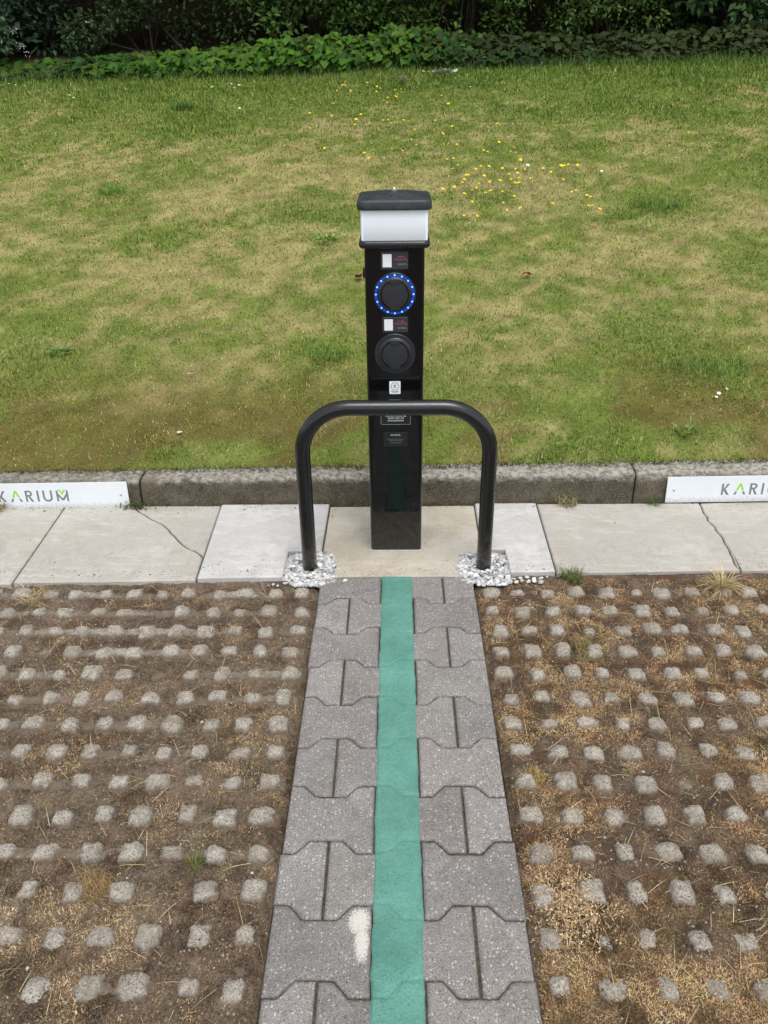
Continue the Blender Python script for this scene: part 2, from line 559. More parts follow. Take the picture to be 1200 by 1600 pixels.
led = bpy.data.materials.new('blue_led')
led.use_nodes = True
_b = led.node_tree.nodes['Principled BSDF']
_b.inputs['Base Color'].default_value = (0.1, 0.3, 0.9, 1)
_b.inputs['Emission Color'].default_value = (0.012, 0.10, 1.0, 1)
_b.inputs['Emission Strength'].default_value = 16
M['led'] = led
glow = bpy.data.materials.new('led_halo_ring')
glow.use_nodes = True
_b = glow.node_tree.nodes['Principled BSDF']
_b.inputs['Base Color'].default_value = (0.02, 0.03, 0.08, 1)
_b.inputs['Roughness'].default_value = 0.2
_b.inputs['Emission Color'].default_value = (0.0, 0.045, 0.62, 1)
_b.inputs['Emission Strength'].default_value = 0.45  # weak emission stands in for the halo round the LEDs
M['glow'] = glow


# ------------------------------------------------------------------ shared shapes of the place
K_SLOPE, K_X = 0.205, 0.012


def lawn_z(x, y):
    base = 0.112 + K_X * x + K_SLOPE * (np.minimum(y, 12.5) - 2.83)
    base = base + 5.0 * sstep(11.3, 15.5, np.asarray(y, float))  # added bank behind the shrubs, raised to close gaps onto bright sky
    return base + 0.05 * (fbm(np.asarray(x) * 0.8, np.asarray(y) * 0.8, 3, 2) - 0.5) * sstep(2.9, 3.6, np.asarray(y))


def slab_front(x): return 2.240 + 0.019 * x
def slab_back(x): return 2.735 + 0.004 * x


def ribbon(P, L, W, az, lean, bend, col, tipcol=None):
    """N bent grass blades: 5 vertices each (quad + tip triangle)."""
    n = len(P)
    d = np.stack([np.cos(az), np.sin(az), np.zeros(n)], -1)
    s = np.stack([-np.sin(az), np.cos(az), np.zeros(n)], -1) * (W / 2)[:, None]
    upv = np.array([0, 0, 1.0])
    m = P + (L * .5)[:, None] * (upv * np.cos(lean)[:, None] + d * np.sin(lean)[:, None])
    l2 = lean + bend
    t = m + (L * .5)[:, None] * (upv * np.cos(l2)[:, None] + d * np.sin(l2)[:, None])
    V = np.stack([P - s, P + s, m + s * .8, m - s * .8, t], 1).reshape(-1, 3)
    b = np.arange(n) * 5
    q = np.stack([b, b + 1, b + 2, b + 3], -1)
    tr = np.stack([b + 3, b + 2, b + 4], -1)
    tc = col if tipcol is None else tipcol
    C = np.stack([col, col, (col + tc) / 2, (col + tc) / 2, tc], 1).reshape(-1, 3)
    return V, q, tr, C


def leaf_diamond(P, t, nrm, L, W, col, fold=0.25):
    """Simple pointed leaves: two triangles folded along the midrib."""
    t = t / np.linalg.norm(t, axis=1, keepdims=True)
    wv = np.cross(nrm, t); wv /= np.linalg.norm(wv, axis=1, keepdims=True) + 1e-9
    nn = np.cross(t, wv)
    L_, W_ = L[:, None], W[:, None]
    a = P; b = P + t * L_ * .42 + wv * W_ * .5 + nn * W_ * fold * .5
    c = P + t * L_; d = P + t * L_ * .42 - wv * W_ * .5 + nn * W_ * fold * .5
    V = np.stack([a, b, c, d], 1).reshape(-1, 3)
    k = np.arange(len(P)) * 4
    tr = np.concatenate([np.stack([k, k + 2, k + 1], -1), np.stack([k, k + 3, k + 2], -1)])
    return V, tr, np.repeat(col, 4, 0)


def leaf_heart(P, t, nrm, L, W, col):
    t = t / np.linalg.norm(t, axis=1, keepdims=True)
    wv = np.cross(nrm, t); wv /= np.linalg.norm(wv, axis=1, keepdims=True) + 1e-9
    nn = np.cross(t, wv)
    L_, W_ = L[:, None], W[:, None]
    def pt(a, b, h): return P + t * L_ * a + wv * W_ * b + nn * W_ * h
    pts = [pt(0, 0, 0), pt(.5, 0, .03), pt(1, 0, -.12),
           pt(-.13, .26, .05), pt(.28, .5, .07), pt(.68, .27, .02),
           pt(-.13, -.26, .05), pt(.28, -.5, .07), pt(.68, -.27, .02)]
    V = np.stack(pts, 1).reshape(-1, 3)
    k = np.arange(len(P)) * 9
    q = np.concatenate([np.stack([k + a, k + b, k + c, k + d], -1) for a, b, c, d in
                        ((0, 1, 4, 3), (1, 2, 5, 4), (0, 6, 7, 1), (1, 7, 8, 2))])
    return V, q, np.repeat(col, 9, 0)


def tube_mesh(mb, pts, radii, n=8):
    """Sweep a circle along a polyline with a turning frame."""
    pts = [Vector(p) for p in pts]
    rings = []; ref = None
    for i, p in enumerate(pts):
        a = pts[max(i - 1, 0)]; b = pts[min(i + 1, len(pts) - 1)]
        t = (b - a).normalized()
        if ref is None:
            ref = t.orthogonal().normalized()
        ref = (ref - t * ref.dot(t)).normalized()
        bi = t.cross(ref)
        r = radii[i] if hasattr(radii, '__len__') else radii
        rings.append([p + (ref * math.cos(2 * math.pi * j / n) + bi * math.sin(2 * math.pi * j / n)) * r for j in range(n)])
    mb.rings(rings)


# ------------------------------------------------------------------ ground, lawn, bays
g = 600
tag(mesh_np('ground', [(-g, -g, -.075), (g, -g, -.075), (g, g, -.075), (-g, g, -.075)], [(0, 1, 2, 3)], mat=M['ground']), kind='structure')


def lawn_state(x, y):
    n1 = fbm(x * 1.9 + 4, y * 2.1, 21, 4)
    n2 = fbm(x * 6.5, y * 6.5, 22, 3)
    n3 = fbm(x * 0.55, y * 0.6, 23, 3)
    band = 0.05 * sstep(3.2, 3.9, y) - 0.13 * sstep(6.9, 8.9, y) - 0.05 * (1 - sstep(3.0, 3.7, y))
    n4 = fbm(x * 16, y * 13, 24, 2)
    v = 0.32 * n1 + 0.30 * n2 + 0.13 * n3 + 0.25 * n4 + band
    straw = sstep(0.45, 0.66, v)
    # darker, lusher clumps
    lush = sstep(0.56, 0.72, fbm(x * 2.1 + 9, y * 2.4, 31, 3)) * (1 - straw)
    for (cx, cy, r) in ((1.69, 5.57, .22), (1.39, 3.54, .30), (-.33, 3.72, .16), (-2.0, 6.04, .16), (-.68, 5.56, .22), (1.15, 3.75, .25), (-1.75, 3.6, .3), (2.7, 6.1, .35), (.1, 3.45, .22)):
        e = np.exp(-(((x - cx) / r) ** 2 + ((y - cy) / (r * 1.2)) ** 2))
        lush = np.maximum(lush, e); straw = straw * (1 - 0.9 * e)
    moss = sstep(0.40, 0.56, fbm(x * 2.6, y * 3.4 + 2, 41, 4)) * (1 - sstep(3.10, 3.90, y))
    return straw, lush, moss


LAWN_X = 9.5
gx = np.concatenate([np.linspace(-LAWN_X, -4.5, 50)[:-1], np.linspace(-4.5, 4.5, 230), np.linspace(4.5, LAWN_X, 50)[1:]])
gy = np.concatenate([[2.822], np.linspace(2.835, 10, 200), np.linspace(10.2, 24, 30)])
X, Y = np.meshgrid(gx, gy, indexing='xy')
Zl = lawn_z(X, Y); Zl[0] = -0.07
s_, l_, m_ = lawn_state(X.ravel(), Y.ravel())
nz = fbm(X.ravel() * 14, Y.ravel() * 14, 61, 3)[:, None]
tc = np.array([.098, .122, .028]) * (1 - s_[:, None]) + np.array([.215, .185, .080]) * s_[:, None]
tc = tc * (1 - m_[:, None] * .7) + np.array([.085, .062, .022]) * m_[:, None] * .7
tc = tc * (0.7 + 1.0 * nz)
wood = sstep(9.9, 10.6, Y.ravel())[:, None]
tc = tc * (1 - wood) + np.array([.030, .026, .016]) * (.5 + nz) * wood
tag(mesh_np('lawn', np.stack([X.ravel(), Y.ravel(), Zl.ravel()], -1), grid_quads(len(gx), len(gy)), mat=M['thatch'], col=tc, smooth=True), kind='structure')


def lawn_blades():
    parts = []
    # (y0, y1, half width at y0 / y1, blades per m2, width)
    for y0, y1, h0, h1, dens, wd in ((2.80, 3.6, 2.5, 2.9, 15000, .0030), (3.6, 4.8, 2.9, 3.4, 11000, .0036),
                                     (4.8, 6.6, 3.4, 4.4, 7600, .0048), (6.6, 10.0, 4.4, 6.2, 5200, .0066)):
        hm = max(h0, h1)
        n = int(dens * (y1 - y0) * 2 * hm)
        x = rng.uniform(-hm, hm, n); y = rng.uniform(y0, y1, n)
        hh = h0 + (h1 - h0) * (y - y0) / (y1 - y0)
        ok = np.abs(x) < hh
        x, y = x[ok], y[ok]
        st, lu, mo = lawn_state(x, y)
        thin = fbm(x * 9, y * 9, 71, 2)
        ok = rng.random(len(x)) < np.clip(0.45 + 0.9 * thin + lu * .4, 0, 1)
        x, y, st, lu, mo = x[ok], y[ok], st[ok], lu[ok], mo[ok]
        n = len(x)
        isst = rng.random(n) < (0.12 + 0.36 * st)
        ismo = (~isst) & (rng.random(n) < mo * .75)
        L = rng.uniform(.011, .028, n) * (1 + .55 * lu + .9 * sstep(8.2, 9.4, y)) * (1 + 0.5 * sstep(6, 9, y))
        L[isst] *= .85; L[ismo] *= .5
        lean = np.abs(rng.normal(.62, .32, n)); lean[isst] += .40
        lean = np.minimum(lean, 1.35)
        bend = rng.uniform(0, .7, n)
        az = rng.uniform(0, 2 * np.pi, n)
        W = wd * rng.uniform(.65, 1.25, n); W[ismo] *= 1.2
        v = rng.uniform(.62, 1.4, n)[:, None]
        green = np.array([.180, .258, .038]) + rng.normal(0, 1, (n, 1)) * np.array([.030, .014, .007])
        green = green * (1 - lu[:, None] * .35) + np.array([.105, .200, .032]) * lu[:, None] * .35
        far = sstep(6.2, 9.2, y)[:, None] * .55
        green = green * (1 - far) + np.array([.115, .205, .030]) * far
        straw = np.array([.47, .405, .195]) * rng.uniform(.7, 1.15, (n, 1))
        moss = np.array([.235, .150, .040]) + rng.normal(0, .02, (n, 1)) * np.array([1.2, .8, .3])
        c = np.where(isst[:, None], straw, np.where(ismo[:, None], moss, green)) * v * 1.06
        c = np.clip(c, .005, .75)
        z = lawn_z(x, y) - .003
        P = np.stack([x, y, z], -1)
        parts.append(ribbon(P, L, W, az, lean, bend, c * .8, c * 1.1))
    return parts


def merge(parts):
    V, Q, T, C, off = [], [], [], [], 0
    for v, q, t, c in parts:
        V.append(v); C.append(c)
        if q is not None: Q.append(q + off)
        if t is not None: T.append(t + off)
        off += len(v)
    return (np.concatenate(V), np.concatenate(Q) if Q else None, np.concatenate(T) if T else None, np.concatenate(C))


# grass hanging over the kerb top, then the whole lawn's blades
bl = lawn_blades()
n = 3400
x = rng.uniform(-2.5, 2.5, n); e = fbm(x * 6, x * 0 + 5, 81, 3)
y = 2.838 + rng.uniform(-.030, .012, n) * (0.2 + 1.4 * e)
c = np.where((rng.random(n) < .5)[:, None], np.array([.30, .24, .10]), np.array([.085, .11, .03])) * rng.uniform(.5, 1.2, (n, 1))
bl.append(ribbon(np.stack([x, y, lawn_z(x, y) + .004], -1), rng.uniform(.012, .038, n), rng.uniform(.002, .0035, n), rng.uniform(-2.8, -.3, n),
                 rng.uniform(.4, 1.25, n), rng.uniform(0, .6, n), c * .8, c))
V, Q, T, C = merge(bl)
tag(mesh_np('lawn_grass', V, Q, T, mat=M['grass'], col=C), 'short mown grass with dry straw-coloured patches covering the sloping lawn', kind='stuff')


# --- the two parking bays: earth, and the concrete lattice buried in it
def soil_h(x, y):
    side = np.where(x > 0, 1, -1)
    h = -.0190 + .015 * (fbm(x * 9, y * 9, 5, 3) - .5) + .012 * (fbm(x * 34, y * 34, 6, 3) - .5) + .006 * (fbm(x * 120, y * 120, 8, 2) - .5)
    h = h + np.where(side > 0, .002, 0) + .004 * sstep(1.3, .9, y)
    h = h - .014 * (1 - sstep(.252, .285, np.abs(x)))                         # a groove along the path
    h = h + .009 * sstep(2.16, 2.225, y)
    h = np.where(y > 2.20, np.minimum(h, -.009), h)
    return h


PX, PY = 0.0918, 0.0980
KROWS, KCOLS = 34, 34


def lattice_h(x, y, side):
    """Height of the turf-paver concrete: rounded studs on a grid, joined by lower ribs along each row."""
    ax = np.abs(x)
    col = np.round((ax - .302) / PX); row = np.round((y - 1.268) / PY)
    s = 3 if side > 0 else 7
    best = np.full(x.shape, -.060)
    jx = (hash2(col, row, s) - .5) * .016; jy = (hash2(col, row, s + 1) - .5) * .014
    sz = .0200 + .0065 * hash2(col, row, s + 2)
    szy = .0190 + .0065 * hash2(col, row, s + 5)
    top = -.0090 + .0115 * hash2(col, row, s + 3)
    sink = hash2(col, row, s + 4)
    top = np.where(sink < (.03 if side > 0 else .02), top - .012, top)
    wob = (fbm(x * 60, y * 60, 91 + s, 3) - .5) * .62
    dx = (ax - (.302 + col * PX + jx)) / sz; dy = (y - (1.268 + row * PY + jy)) / szy
    d = (np.abs(dx) ** 3.8 + np.abs(dy) ** 3.8) ** (1 / 3.8) + wob
    stud = top + .0045 - .0095 * np.clip(d, 0, 1) ** 2 - .045 * sstep(.75, 2.0, d)
    # ribs running along the rows
    ry = np.abs(y - (1.268 + row * PY)) / .017 + wob * .8
    ribtop = -.0235 + .017 * (fbm(x * 6.0, row * 3.3, 95 + s, 2) - .30) * (1.2 if side < 0 else .6) + (.0050 * sstep(1.5, 1.9, y) if side < 0 else 0)
    rib = ribtop - .04 * sstep(.7, 1.6, ry)
    rx = np.abs(ax - (.302 + col * PX)) / .020 + wob * .8
    rib2 = -.0275 + .012 * (fbm(col * 2.7, y * 5, 99 + s, 2) - .35) - .04 * sstep(.7, 1.6, rx)
    h = np.maximum(np.maximum(stud, rib), np.maximum(rib2, best))
    return h + .0045 * (fbm(x * 140, y * 140, 12, 3) - .5) + .004 * (fbm(x * 45, y * 45, 13, 2) - .5)


def bay(side):
    res = .0046
    xs = np.arange(.255, 2.35, res); ys = np.arange(.35, 2.42, res)
    X, Y = np.meshgrid(side * xs, ys, indexing='xy')
    q = grid_quads(len(xs), len(ys))
    if side < 0: q = q[:, ::-1]
    tag(mesh_np('bay_soil', np.stack([X.ravel(), Y.ravel(), soil_h(X, Y).ravel()], -1), q, mat=M['soil'], smooth=True), kind='structure')
    ys = np.arange(.35, 2.222, res); X, Y = np.meshgrid(side * xs, ys, indexing='xy')
    q = grid_quads(len(xs), len(ys))
    if side < 0: q = q[:, ::-1]
    Zt = lattice_h(X, Y, side)
    Zt = np.where(np.abs(X) < .268, np.minimum(Zt, -.04), Zt)
    Zt = np.where(Y > slab_front(X) - .012, np.minimum(Zt, -.04), Zt)
    tag(mesh_np('turf_paving', np.stack([X.ravel(), Y.ravel(), Zt.ravel()], -1), q, mat=M['turf'], smooth=True), kind='structure')
    # the bay carries on behind the photographer, more coarsely
    xs = np.arange(.255, 3.4, .03); ys = np.arange(-4.0, .36, .03)
    X, Y = np.meshgrid(side * xs, ys, indexing='xy'); q = grid_quads(len(xs), len(ys))
    if side < 0: q = q[:, ::-1]
    tag(mesh_np('bay_soil', np.stack([X.ravel(), Y.ravel(), soil_h(X, Y).ravel() - .004], -1), q, mat=M['soil'], smooth=True), kind='structure')


bay(1); bay(-1)
for side in (1, -1):     # earth under the gravel pits beside the concrete foot
    xs = np.arange(.19, .262, .006); ys = np.arange(2.23, 2.43, .006)
    X, Y = np.meshgrid(side * xs, ys, indexing='xy'); q = grid_quads(len(xs), len(ys))
    if side < 0: q = q[:, ::-1]
    tag(mesh_np('bay_soil', np.stack([X.ravel(), Y.ravel(), soil_h(X, Y).ravel() + .008], -1), q, mat=M['soil'], smooth=True), kind='structure')


# ------------------------------------------------------------------ paver path and painted line
Y0, ROW, AMP = 2.2542, 0.1538, 0.0160
PATH_TOP = 2.233


def joint_y(k, x):
    ph = ((np.asarray(x, float) + .255) / .2) % 1.0
    tri = np.abs(ph - .5) * 4 - 1                       # +1 at ph 0, -1 at .5
    tr = np.clip(tri * 3.4, -1, 1)
    return Y0 - k * ROW + (1 if k % 2 == 0 else -1) * AMP * tr


def build_path():
    Vs, Qs, Cs, off, mi = [], [], [], 0, []
    r = random.Random(3)
    e = [0, .0018, .004, .0075]
    NR = 34
    for k in range(NR):
        cols = [-.25, -.05, .15, .25] if k % 2 == 0 else [-.25, -.15, .05, .25]
        for a, b in zip(cols[:-1], cols[1:]):
            xl = a + (.0024 if a > -.25 else r.uniform(-.003, .003)) + r.uniform(-.0006, .0012)
            xr = b - (.0024 if b < .25 else r.uniform(-.003, .003)) - r.uniform(-.0006, .0012)
            us = np.array([xl + q for q in e] + list(np.linspace(xl + .011, xr - .011, max(4, int((xr - xl) / .006)))) + [xr - q for q in reversed(e)])
            g1, g2 = r.uniform(.0012, .0026), r.uniform(.0012, .0026)
            yt = joint_y(k, us) - g1 + .0028 * (vnoise(us * 160, us * 0 + k, 55) - .5); yb = joint_y(k + 1, us) + g2 + .0028 * (vnoise(us * 160, us * 0 + k + .5, 56) - .5)
            if k == 0: yt = np.minimum(yt, PATH_TOP)
            tt = (yt - yb)
            nv = 16
            rows = []
            vv = [lambda h, q=q: q / h for q in e] + [lambda h, j=j: (.011 + (h - .022) * j / (nv - 1)) / h for j in range(nv)] + [lambda h, q=q: 1 - q / h for q in reversed(e)]
            ph = r.uniform(-.0009, .0009); tx, ty = r.uniform(-.008, .008), r.uniform(-.008, .008)
            cx, cy = (xl + xr) / 2, Y0 - (k + .5) * ROW
            for f in vv:
                yy = yb + tt * np.array([f(h) for h in tt])
                dist = np.minimum(np.minimum(us - xl, xr - us), np.minimum(yy - yb, yt - yy))
                zz = -.0052 * (1 - np.clip(dist / .0075, 0, 1)) ** 1.8 + ph + tx * (us - cx) + ty * (yy - cy)
                rows.append(np.stack([us, yy, zz], -1))
            G = np.array(rows); nyv, nxv = G.shape[:2]
            Vs.append(G.reshape(-1, 3)); q = grid_quads(nxv, nyv) + off; Qs.append(q); mi += [0] * len(q)
            # skirt
            idx = [(0, i) for i in range(nxv)] + [(j, nxv - 1) for j in range(1, nyv)] + [(nyv - 1, i) for i in range(nxv - 2, -1, -1)] + [(j, 0) for j in range(nyv - 2, 0, -1)]
            base = np.array([j * nxv + i for j, i in idx]) + off
            low = np.array([G[j, i] for j, i in idx]); low[:, 2] = -.05
            o2 = off + nxv * nyv
            tone = r.uniform(.86, 1.10); Cs.append(np.tile([[tone * r.uniform(1.0, 1.025), tone, tone * r.uniform(.97, 1.0)]], (nxv * nyv + len(idx), 1)))
            Vs.append(low); m_ = np.arange(len(idx)); m2 = np.roll(m_, -1)
            q = np.stack([o2 + m_, o2 + m2, base[m2], base[m_]], -1); Qs.append(q); mi += [0] * len(q)
            off = o2 + len(idx)
    # sand bed that fills the joints
    xs = np.linspace(-.249, .249, 60); ys = np.linspace(Y0 - 34 * ROW + .03, PATH_TOP - .002, 700)
    X, Y = np.meshgrid(xs, ys, indexing='xy')
    Zs = -.0070 + .005 * (fbm(X * 40, Y * 40, 44, 2) - .5)
    Vs.append(np.stack([X.ravel(), Y.ravel(), Zs.ravel()], -1)); Cs.append(np.ones((X.size, 3))); q = grid_quads(60, 700) + off; Qs.append(q); mi += [1] * len(q)
    o = mesh_np('paved_path', np.concatenate(Vs), np.concatenate(Qs), mats=[M['paver'], M['joint']], midx=mi, smooth=True, col=np.concatenate(Cs))
    tag(o, 'grey interlocking paver path running up to the charging post', kind='structure')


build_path()


def build_line():
    xs = np.linspace(-1, 1, 46); ys = np.arange(-2.9, PATH_TOP - .001, .0042)
    U, Y = np.meshgrid(xs, ys, indexing='xy')
    el = .0500 + .0030 * (fbm(Y * 28, Y * 0 + 1, 1, 3) - .5) * 2 + .0012 * (vnoise(Y * 140, Y * 0 + 4, 2) - .5)
    er = .0500 + .0030 * (fbm(Y * 28, Y * 0 + 7, 3, 3) - .5) * 2 + .0012 * (vnoise(Y * 140, Y * 0 + 9, 4) - .5)
    X = np.where(U < 0, U * el, U * er) - .0008
    dip = np.zeros_like(Y)
    for k in range(1, 34):
        d = np.abs(Y - joint_y(k, X))
        dip = np.maximum(dip, (1 - sstep(.0008, .0055, d)) * (.55 + .45 * vnoise(X * 50, X * 0 + k, 33)))
    Z = .0030 - .0042 * dip + .0008 * (fbm(X * 90, Y * 90, 35, 2) - .5)
    edge = sstep(.90, 1.0, np.abs(U)); Z = Z - .0042 * edge ** 2
    o = mesh_np('painted_line', np.stack([X.ravel(), Y.ravel(), Z.ravel()], -1), grid_quads(46, len(ys)), mat=M['paint'], smooth=True, loc=(0, 1.2, 0))
    # object coordinates of the paint shader stay those of the place
    o.data.transform(Matrix.Translation((0, 1.2, 0))); o.location = (0, 0, 0)
    tag(o, 'sea green painted stripe along the middle of the grey paver path', 'painted line')


build_line()


# ------------------------------------------------------------------ slabs, concrete foot, kerb
def jag(p, q, amp, seed, n=18):
    """A broken edge from p to q."""
    r = random.Random(seed); out = []
    dx, dy = q[0] - p[0], q[1] - p[1]; L = math.hypot(dx, dy)
    for i in range(n + 1):
        t = i / n
        o = 0 if i in (0, n) else r.uniform(-amp, amp) + amp * 1.5 * math.sin(t * 9 + seed)
        out.append((p[0] + dx * t - dy / L * o, p[1] + dy * t + dx / L * o))
    return out


def poly_slab(mb, pts, z, th=.055, bev=.004):
    n = len(pts)
    area = sum(pts[i][0] * pts[(i + 1) % n][1] - pts[(i + 1) % n][0] * pts[i][1] for i in range(n))
    if area < 0: pts = pts[::-1]
    ins = []
    for i in range(n):
        a, b, c = pts[i - 1], pts[i], pts[(i + 1) % n]
        e1 = Vector((b[0] - a[0], b[1] - a[1])); e2 = Vector((c[0] - b[0], c[1] - b[1]))
        n1 = Vector((-e1.y, e1.x)).normalized(); n2 = Vector((-e2.y, e2.x)).normalized()
        m = (n1 + n2)
        m = m / max(.4, m.length_squared / 2)
        ins.append((b[0] + m.x * bev, b[1] + m.y * bev))
    mb.rings([[(x, y, z - th) for x, y in pts], [(x, y, z - bev) for x, y in pts], [(x, y, z) for x, y in ins]], cap0=False)


def edge_pts(x0, x1, f, n=14, amp=.002, seed=1):
    r = random.Random(seed)
    return [(x0 + (x1 - x0) * i / n, f(x0 + (x1 - x0) * i / n) + (0 if i in (0, n) else r.uniform(-amp, amp))) for i in range(n + 1)]


def slab_thing(name, polys, z, mat, label, cat):
    mb = MB()
    for p in polys: poly_slab(mb, p, z)
    xs = [q[0] for p in polys for q in p]
    loc = (sum(xs) / len(xs), 2.48, z - .055)
    o = mb.build(name, M[mat], loc=loc)
    return tag(o, label, cat, 'concrete slabs below the kerb')


G2 = .003
ff = lambda d: (lambda x: slab_front(x) + d)
fb = lambda d: (lambda x: slab_back(x) - d)
# left side
slab_thing('paving_slab', [edge_pts(-2.0, -1.268 - G2, ff(-.02), 14, .002, 1) + list(reversed(edge_pts(-2.0, -1.284 - G2, fb(0), 8, .001, 2)))], .002, 'slab',
           'old concrete slab at far left under the cut-off sign', 'paving slab')
cr = jag((-1.012, 2.728), (-.672, 2.355), .004, 4)
cr2 = [(x + .0035, y + .0035) for x, y in cr]
mb_l = [edge_pts(-1.268 + G2, -.662 - G2, ff(-.014), 14, .002, 3) + [(-.668 - G2, 2.352)] + list(reversed(cr))[1:] + [(-1.284 + G2, 2.7285)],
        cr2 + [(-.676 - G2, 2.7285)]]
slab_thing('paving_slab', mb_l, .003, 'slab', 'old cream concrete slab with a diagonal crack across its corner', 'paving slab')
slab_thing('paving_slab', [edge_pts(-.658, -.378, ff(-.012), 6, .0015, 5) + [(-.376, 2.385), (-.262, 2.388), (-.259, 2.728), (-.674, 2.728)]], .010, 'white_slab',
           'new whitish concrete slab left of the post, notched for gravel', 'paving slab')
# right side
slab_thing('paving_slab', [[(.300, 2.730), (.296, 2.395), (.373, 2.392), (.377, 2.248), (.524, 2.251), (.532, 2.731)]], .009, 'white_slab',
           'new whitish concrete slab right of the post, notched for gravel', 'paving slab')
jr = jag((1.155, 2.732), (1.137, 2.258), .0035, 9)
slab_thing('paving_slab', [edge_pts(.530, 1.137, ff(0), 14, .002, 6) + list(reversed(jr))[1:] + [(.538, 2.731)]], .004, 'slab',
           'old cream concrete slab with grass tufts at both edges', 'paving slab')
jr2 = [(x + .005, y) for x, y in jr]
slab_thing('paving_slab', [edge_pts(1.142, 1.9, ff(0), 14, .002, 7) + list(reversed(edge_pts(1.16, 1.9, fb(0), 6, .001, 8)))[0:6] + list(jr2)], .003, 'slab',
           'old concrete slab at far right below the cut-off sign, beyond a ragged joint', 'paving slab')
# poured foot of the post
foot = MB()
arc = lambda cx, cy, r, a0, a1, n=8: [(cx + r * math.cos(math.radians(a0 + (a1 - a0) * i / n)), cy + r * math.sin(math.radians(a0 + (a1 - a0) * i / n))) for i in range(n + 1)]
pts = edge_pts(-.222, .215, lambda x: 2.236, 12, .0015, 11) + [(.206, 2.27), (.212, 2.33), (.235, 2.372), (.292, 2.39)] + [(.296, 2.728), (-.255, 2.722), (-.257, 2.40), (-.232, 2.375), (-.205, 2.32), (-.207, 2.27)]
poly_slab(foot, pts, .0, .05, .003)
tag(foot.build('concrete_footing', M['base_concrete'], loc=(.02, 2.48, -.05)), 'sandy poured concrete footing under the charging post', 'footing')


def kerbstone(x0, x1, seed, label):
    nx = max(8, int((x1 - x0) / .008))
    xs = np.linspace(x0 + .0025, x1 - .0025, nx)
    prof = []
    for t in np.linspace(0, 1, 14): prof.append((2.737 + .006 * t, -.05 + (.155) * t))            # front face, slight batter
    for a in np.linspace(0, math.pi / 2, 7)[1:]: prof.append((2.743 + .014 * (1 - math.cos(a)), .105 + .012 * math.sin(a)))
    for t in np.linspace(0, 1, 8)[1:]: prof.append((2.757 + .085 * t, .117 + .001 * t))
    prof.append((2.845, -.05))
    prof = np.array(prof); m = len(prof)
    X = np.repeat(xs[None], m, 0); Yp = np.repeat(prof[:, :1], nx, 1); Zp = np.repeat(prof[:, 1:], nx, 1)
    s = np.cumsum(np.r_[0, np.hypot(*np.diff(prof, axis=0).T)])[:, None] + X * 0
    w1 = (fbm(X * 9, s * 9, seed, 3) - .5) * .011 + (fbm(X * 45, s * 45, seed + 3, 3) - .5) * .006
    arris = np.exp(-((s - .160) / .025) ** 2)
    chip = sstep(.55, .75, fbm(X * 14, s * 0, seed + 9, 3)) * arris * .010
    endd = np.minimum(X - x0, x1 - X); er = np.clip(1 - endd / .014, 0, 1) ** 2 * .008 * (s > .02)
    Yp = Yp + (chip * .6 - w1 * .5 + er) * (prof[:, 1:] > -.04); Zp = Zp + (-chip * .8 + w1 * .6 - er) * (prof[:, 1:] > -.04)
    Yp = Yp + .004 * X * 0 + .004 * X; Zp = Zp + .0105 * X
    V = np.stack([X.ravel(), Yp.ravel(), Zp.ravel()], -1)
    q = grid_quads(nx, m)
    caps = [list(range(0, m * nx, nx)), list(range(nx - 1, m * nx, nx))]
    o = mesh_np('kerbstone', V, q, mat=M['kerb'], smooth=True, loc=((x0 + x1) / 2, 2.79, 0))
    import bmesh
    bm = bmesh.new(); bm.from_mesh(o.data); bm.verts.ensure_lookup_table()
    for c in caps: bm.faces.new([bm.verts[i] for i in c])
    bmesh.ops.recalc_face_normals(bm, faces=bm.faces[:])
    bm.to_mesh(o.data); bm.free()
    tag(o, label, 'kerbstone', 'weathered kerbstones along the lawn')


kerbstone(-2.5, -.985, 101, 'weathered concrete kerbstone behind the sign at the left')
kerbstone(-.985, -.035, 111, 'grimy kerbstone between the left sign and the charging post')
kerbstone(-.035, .905, 121, 'grimy kerbstone from behind the post to the crack at right')
kerbstone(.905, 2.5, 131, 'weathered concrete kerbstone behind the sign at the right')

# ------------------------------------------------------------------ charging post
PXC, PYF, PHW = -.0025, 2.3949, .0875
PYC = PYF + PHW
post = tag(empty('charging_post', (PXC, PYC, 0)), 'tall gloss black square charging post with a white lamp band and blue-lit socket', 'charging post')
FY = -PHW       # front face, in the post's own frame


def loft(rings):
    mb = MB()
    mb.rings([[(x, y, z) for x, y in rrect(h, h, r)] for h, r, z in rings])
    return mb


loft([(PHW + .0055, .012, .000), (PHW + .0055, .012, .004), (PHW + .0045, .012, .005)]).build('base_plate', M['grout'], post, smooth=True, angle=35)
loft([(PHW - .001, .011, .0045), (PHW, .012, .006), (PHW, .012, .30), (PHW, .012, .7), (PHW, .012, 1.03)]).build('post_body', M['post'], post, smooth=True, angle=35)
loft([(.089, .013, 1.018), (.0985, .018, 1.020), (.1020, .020, 1.0245), (.1030, .021, 1.030), (.1020, .020, 1.0355), (.0985, .018, 1.040), (.090, .013, 1.0425)]).build('collar', M['collar'], post, smooth=True, angle=60)
loft([(.0945, .008, 1.0405), (.0955, .008, 1.042), (.0955, .008, 1.126), (.0945, .008, 1.128)]).build('lamp_diffuser', M['diffuser'], post, smooth=True, angle=35)
cap = loft([(.098, .016, 1.1235), (.1045, .022, 1.1245), (.1060, .024, 1.128), (.1060, .024, 1.1415), (.1045, .023, 1.1465), (.1005, .021, 1.1500), (.095, .018, 1.1512),
            (.050, .009, 1.1590), (.016, .004, 1.1642), (.004, .002, 1.1655)]).build('cap', M['cap'], post, smooth=True, angle=22)
bolt = MB()
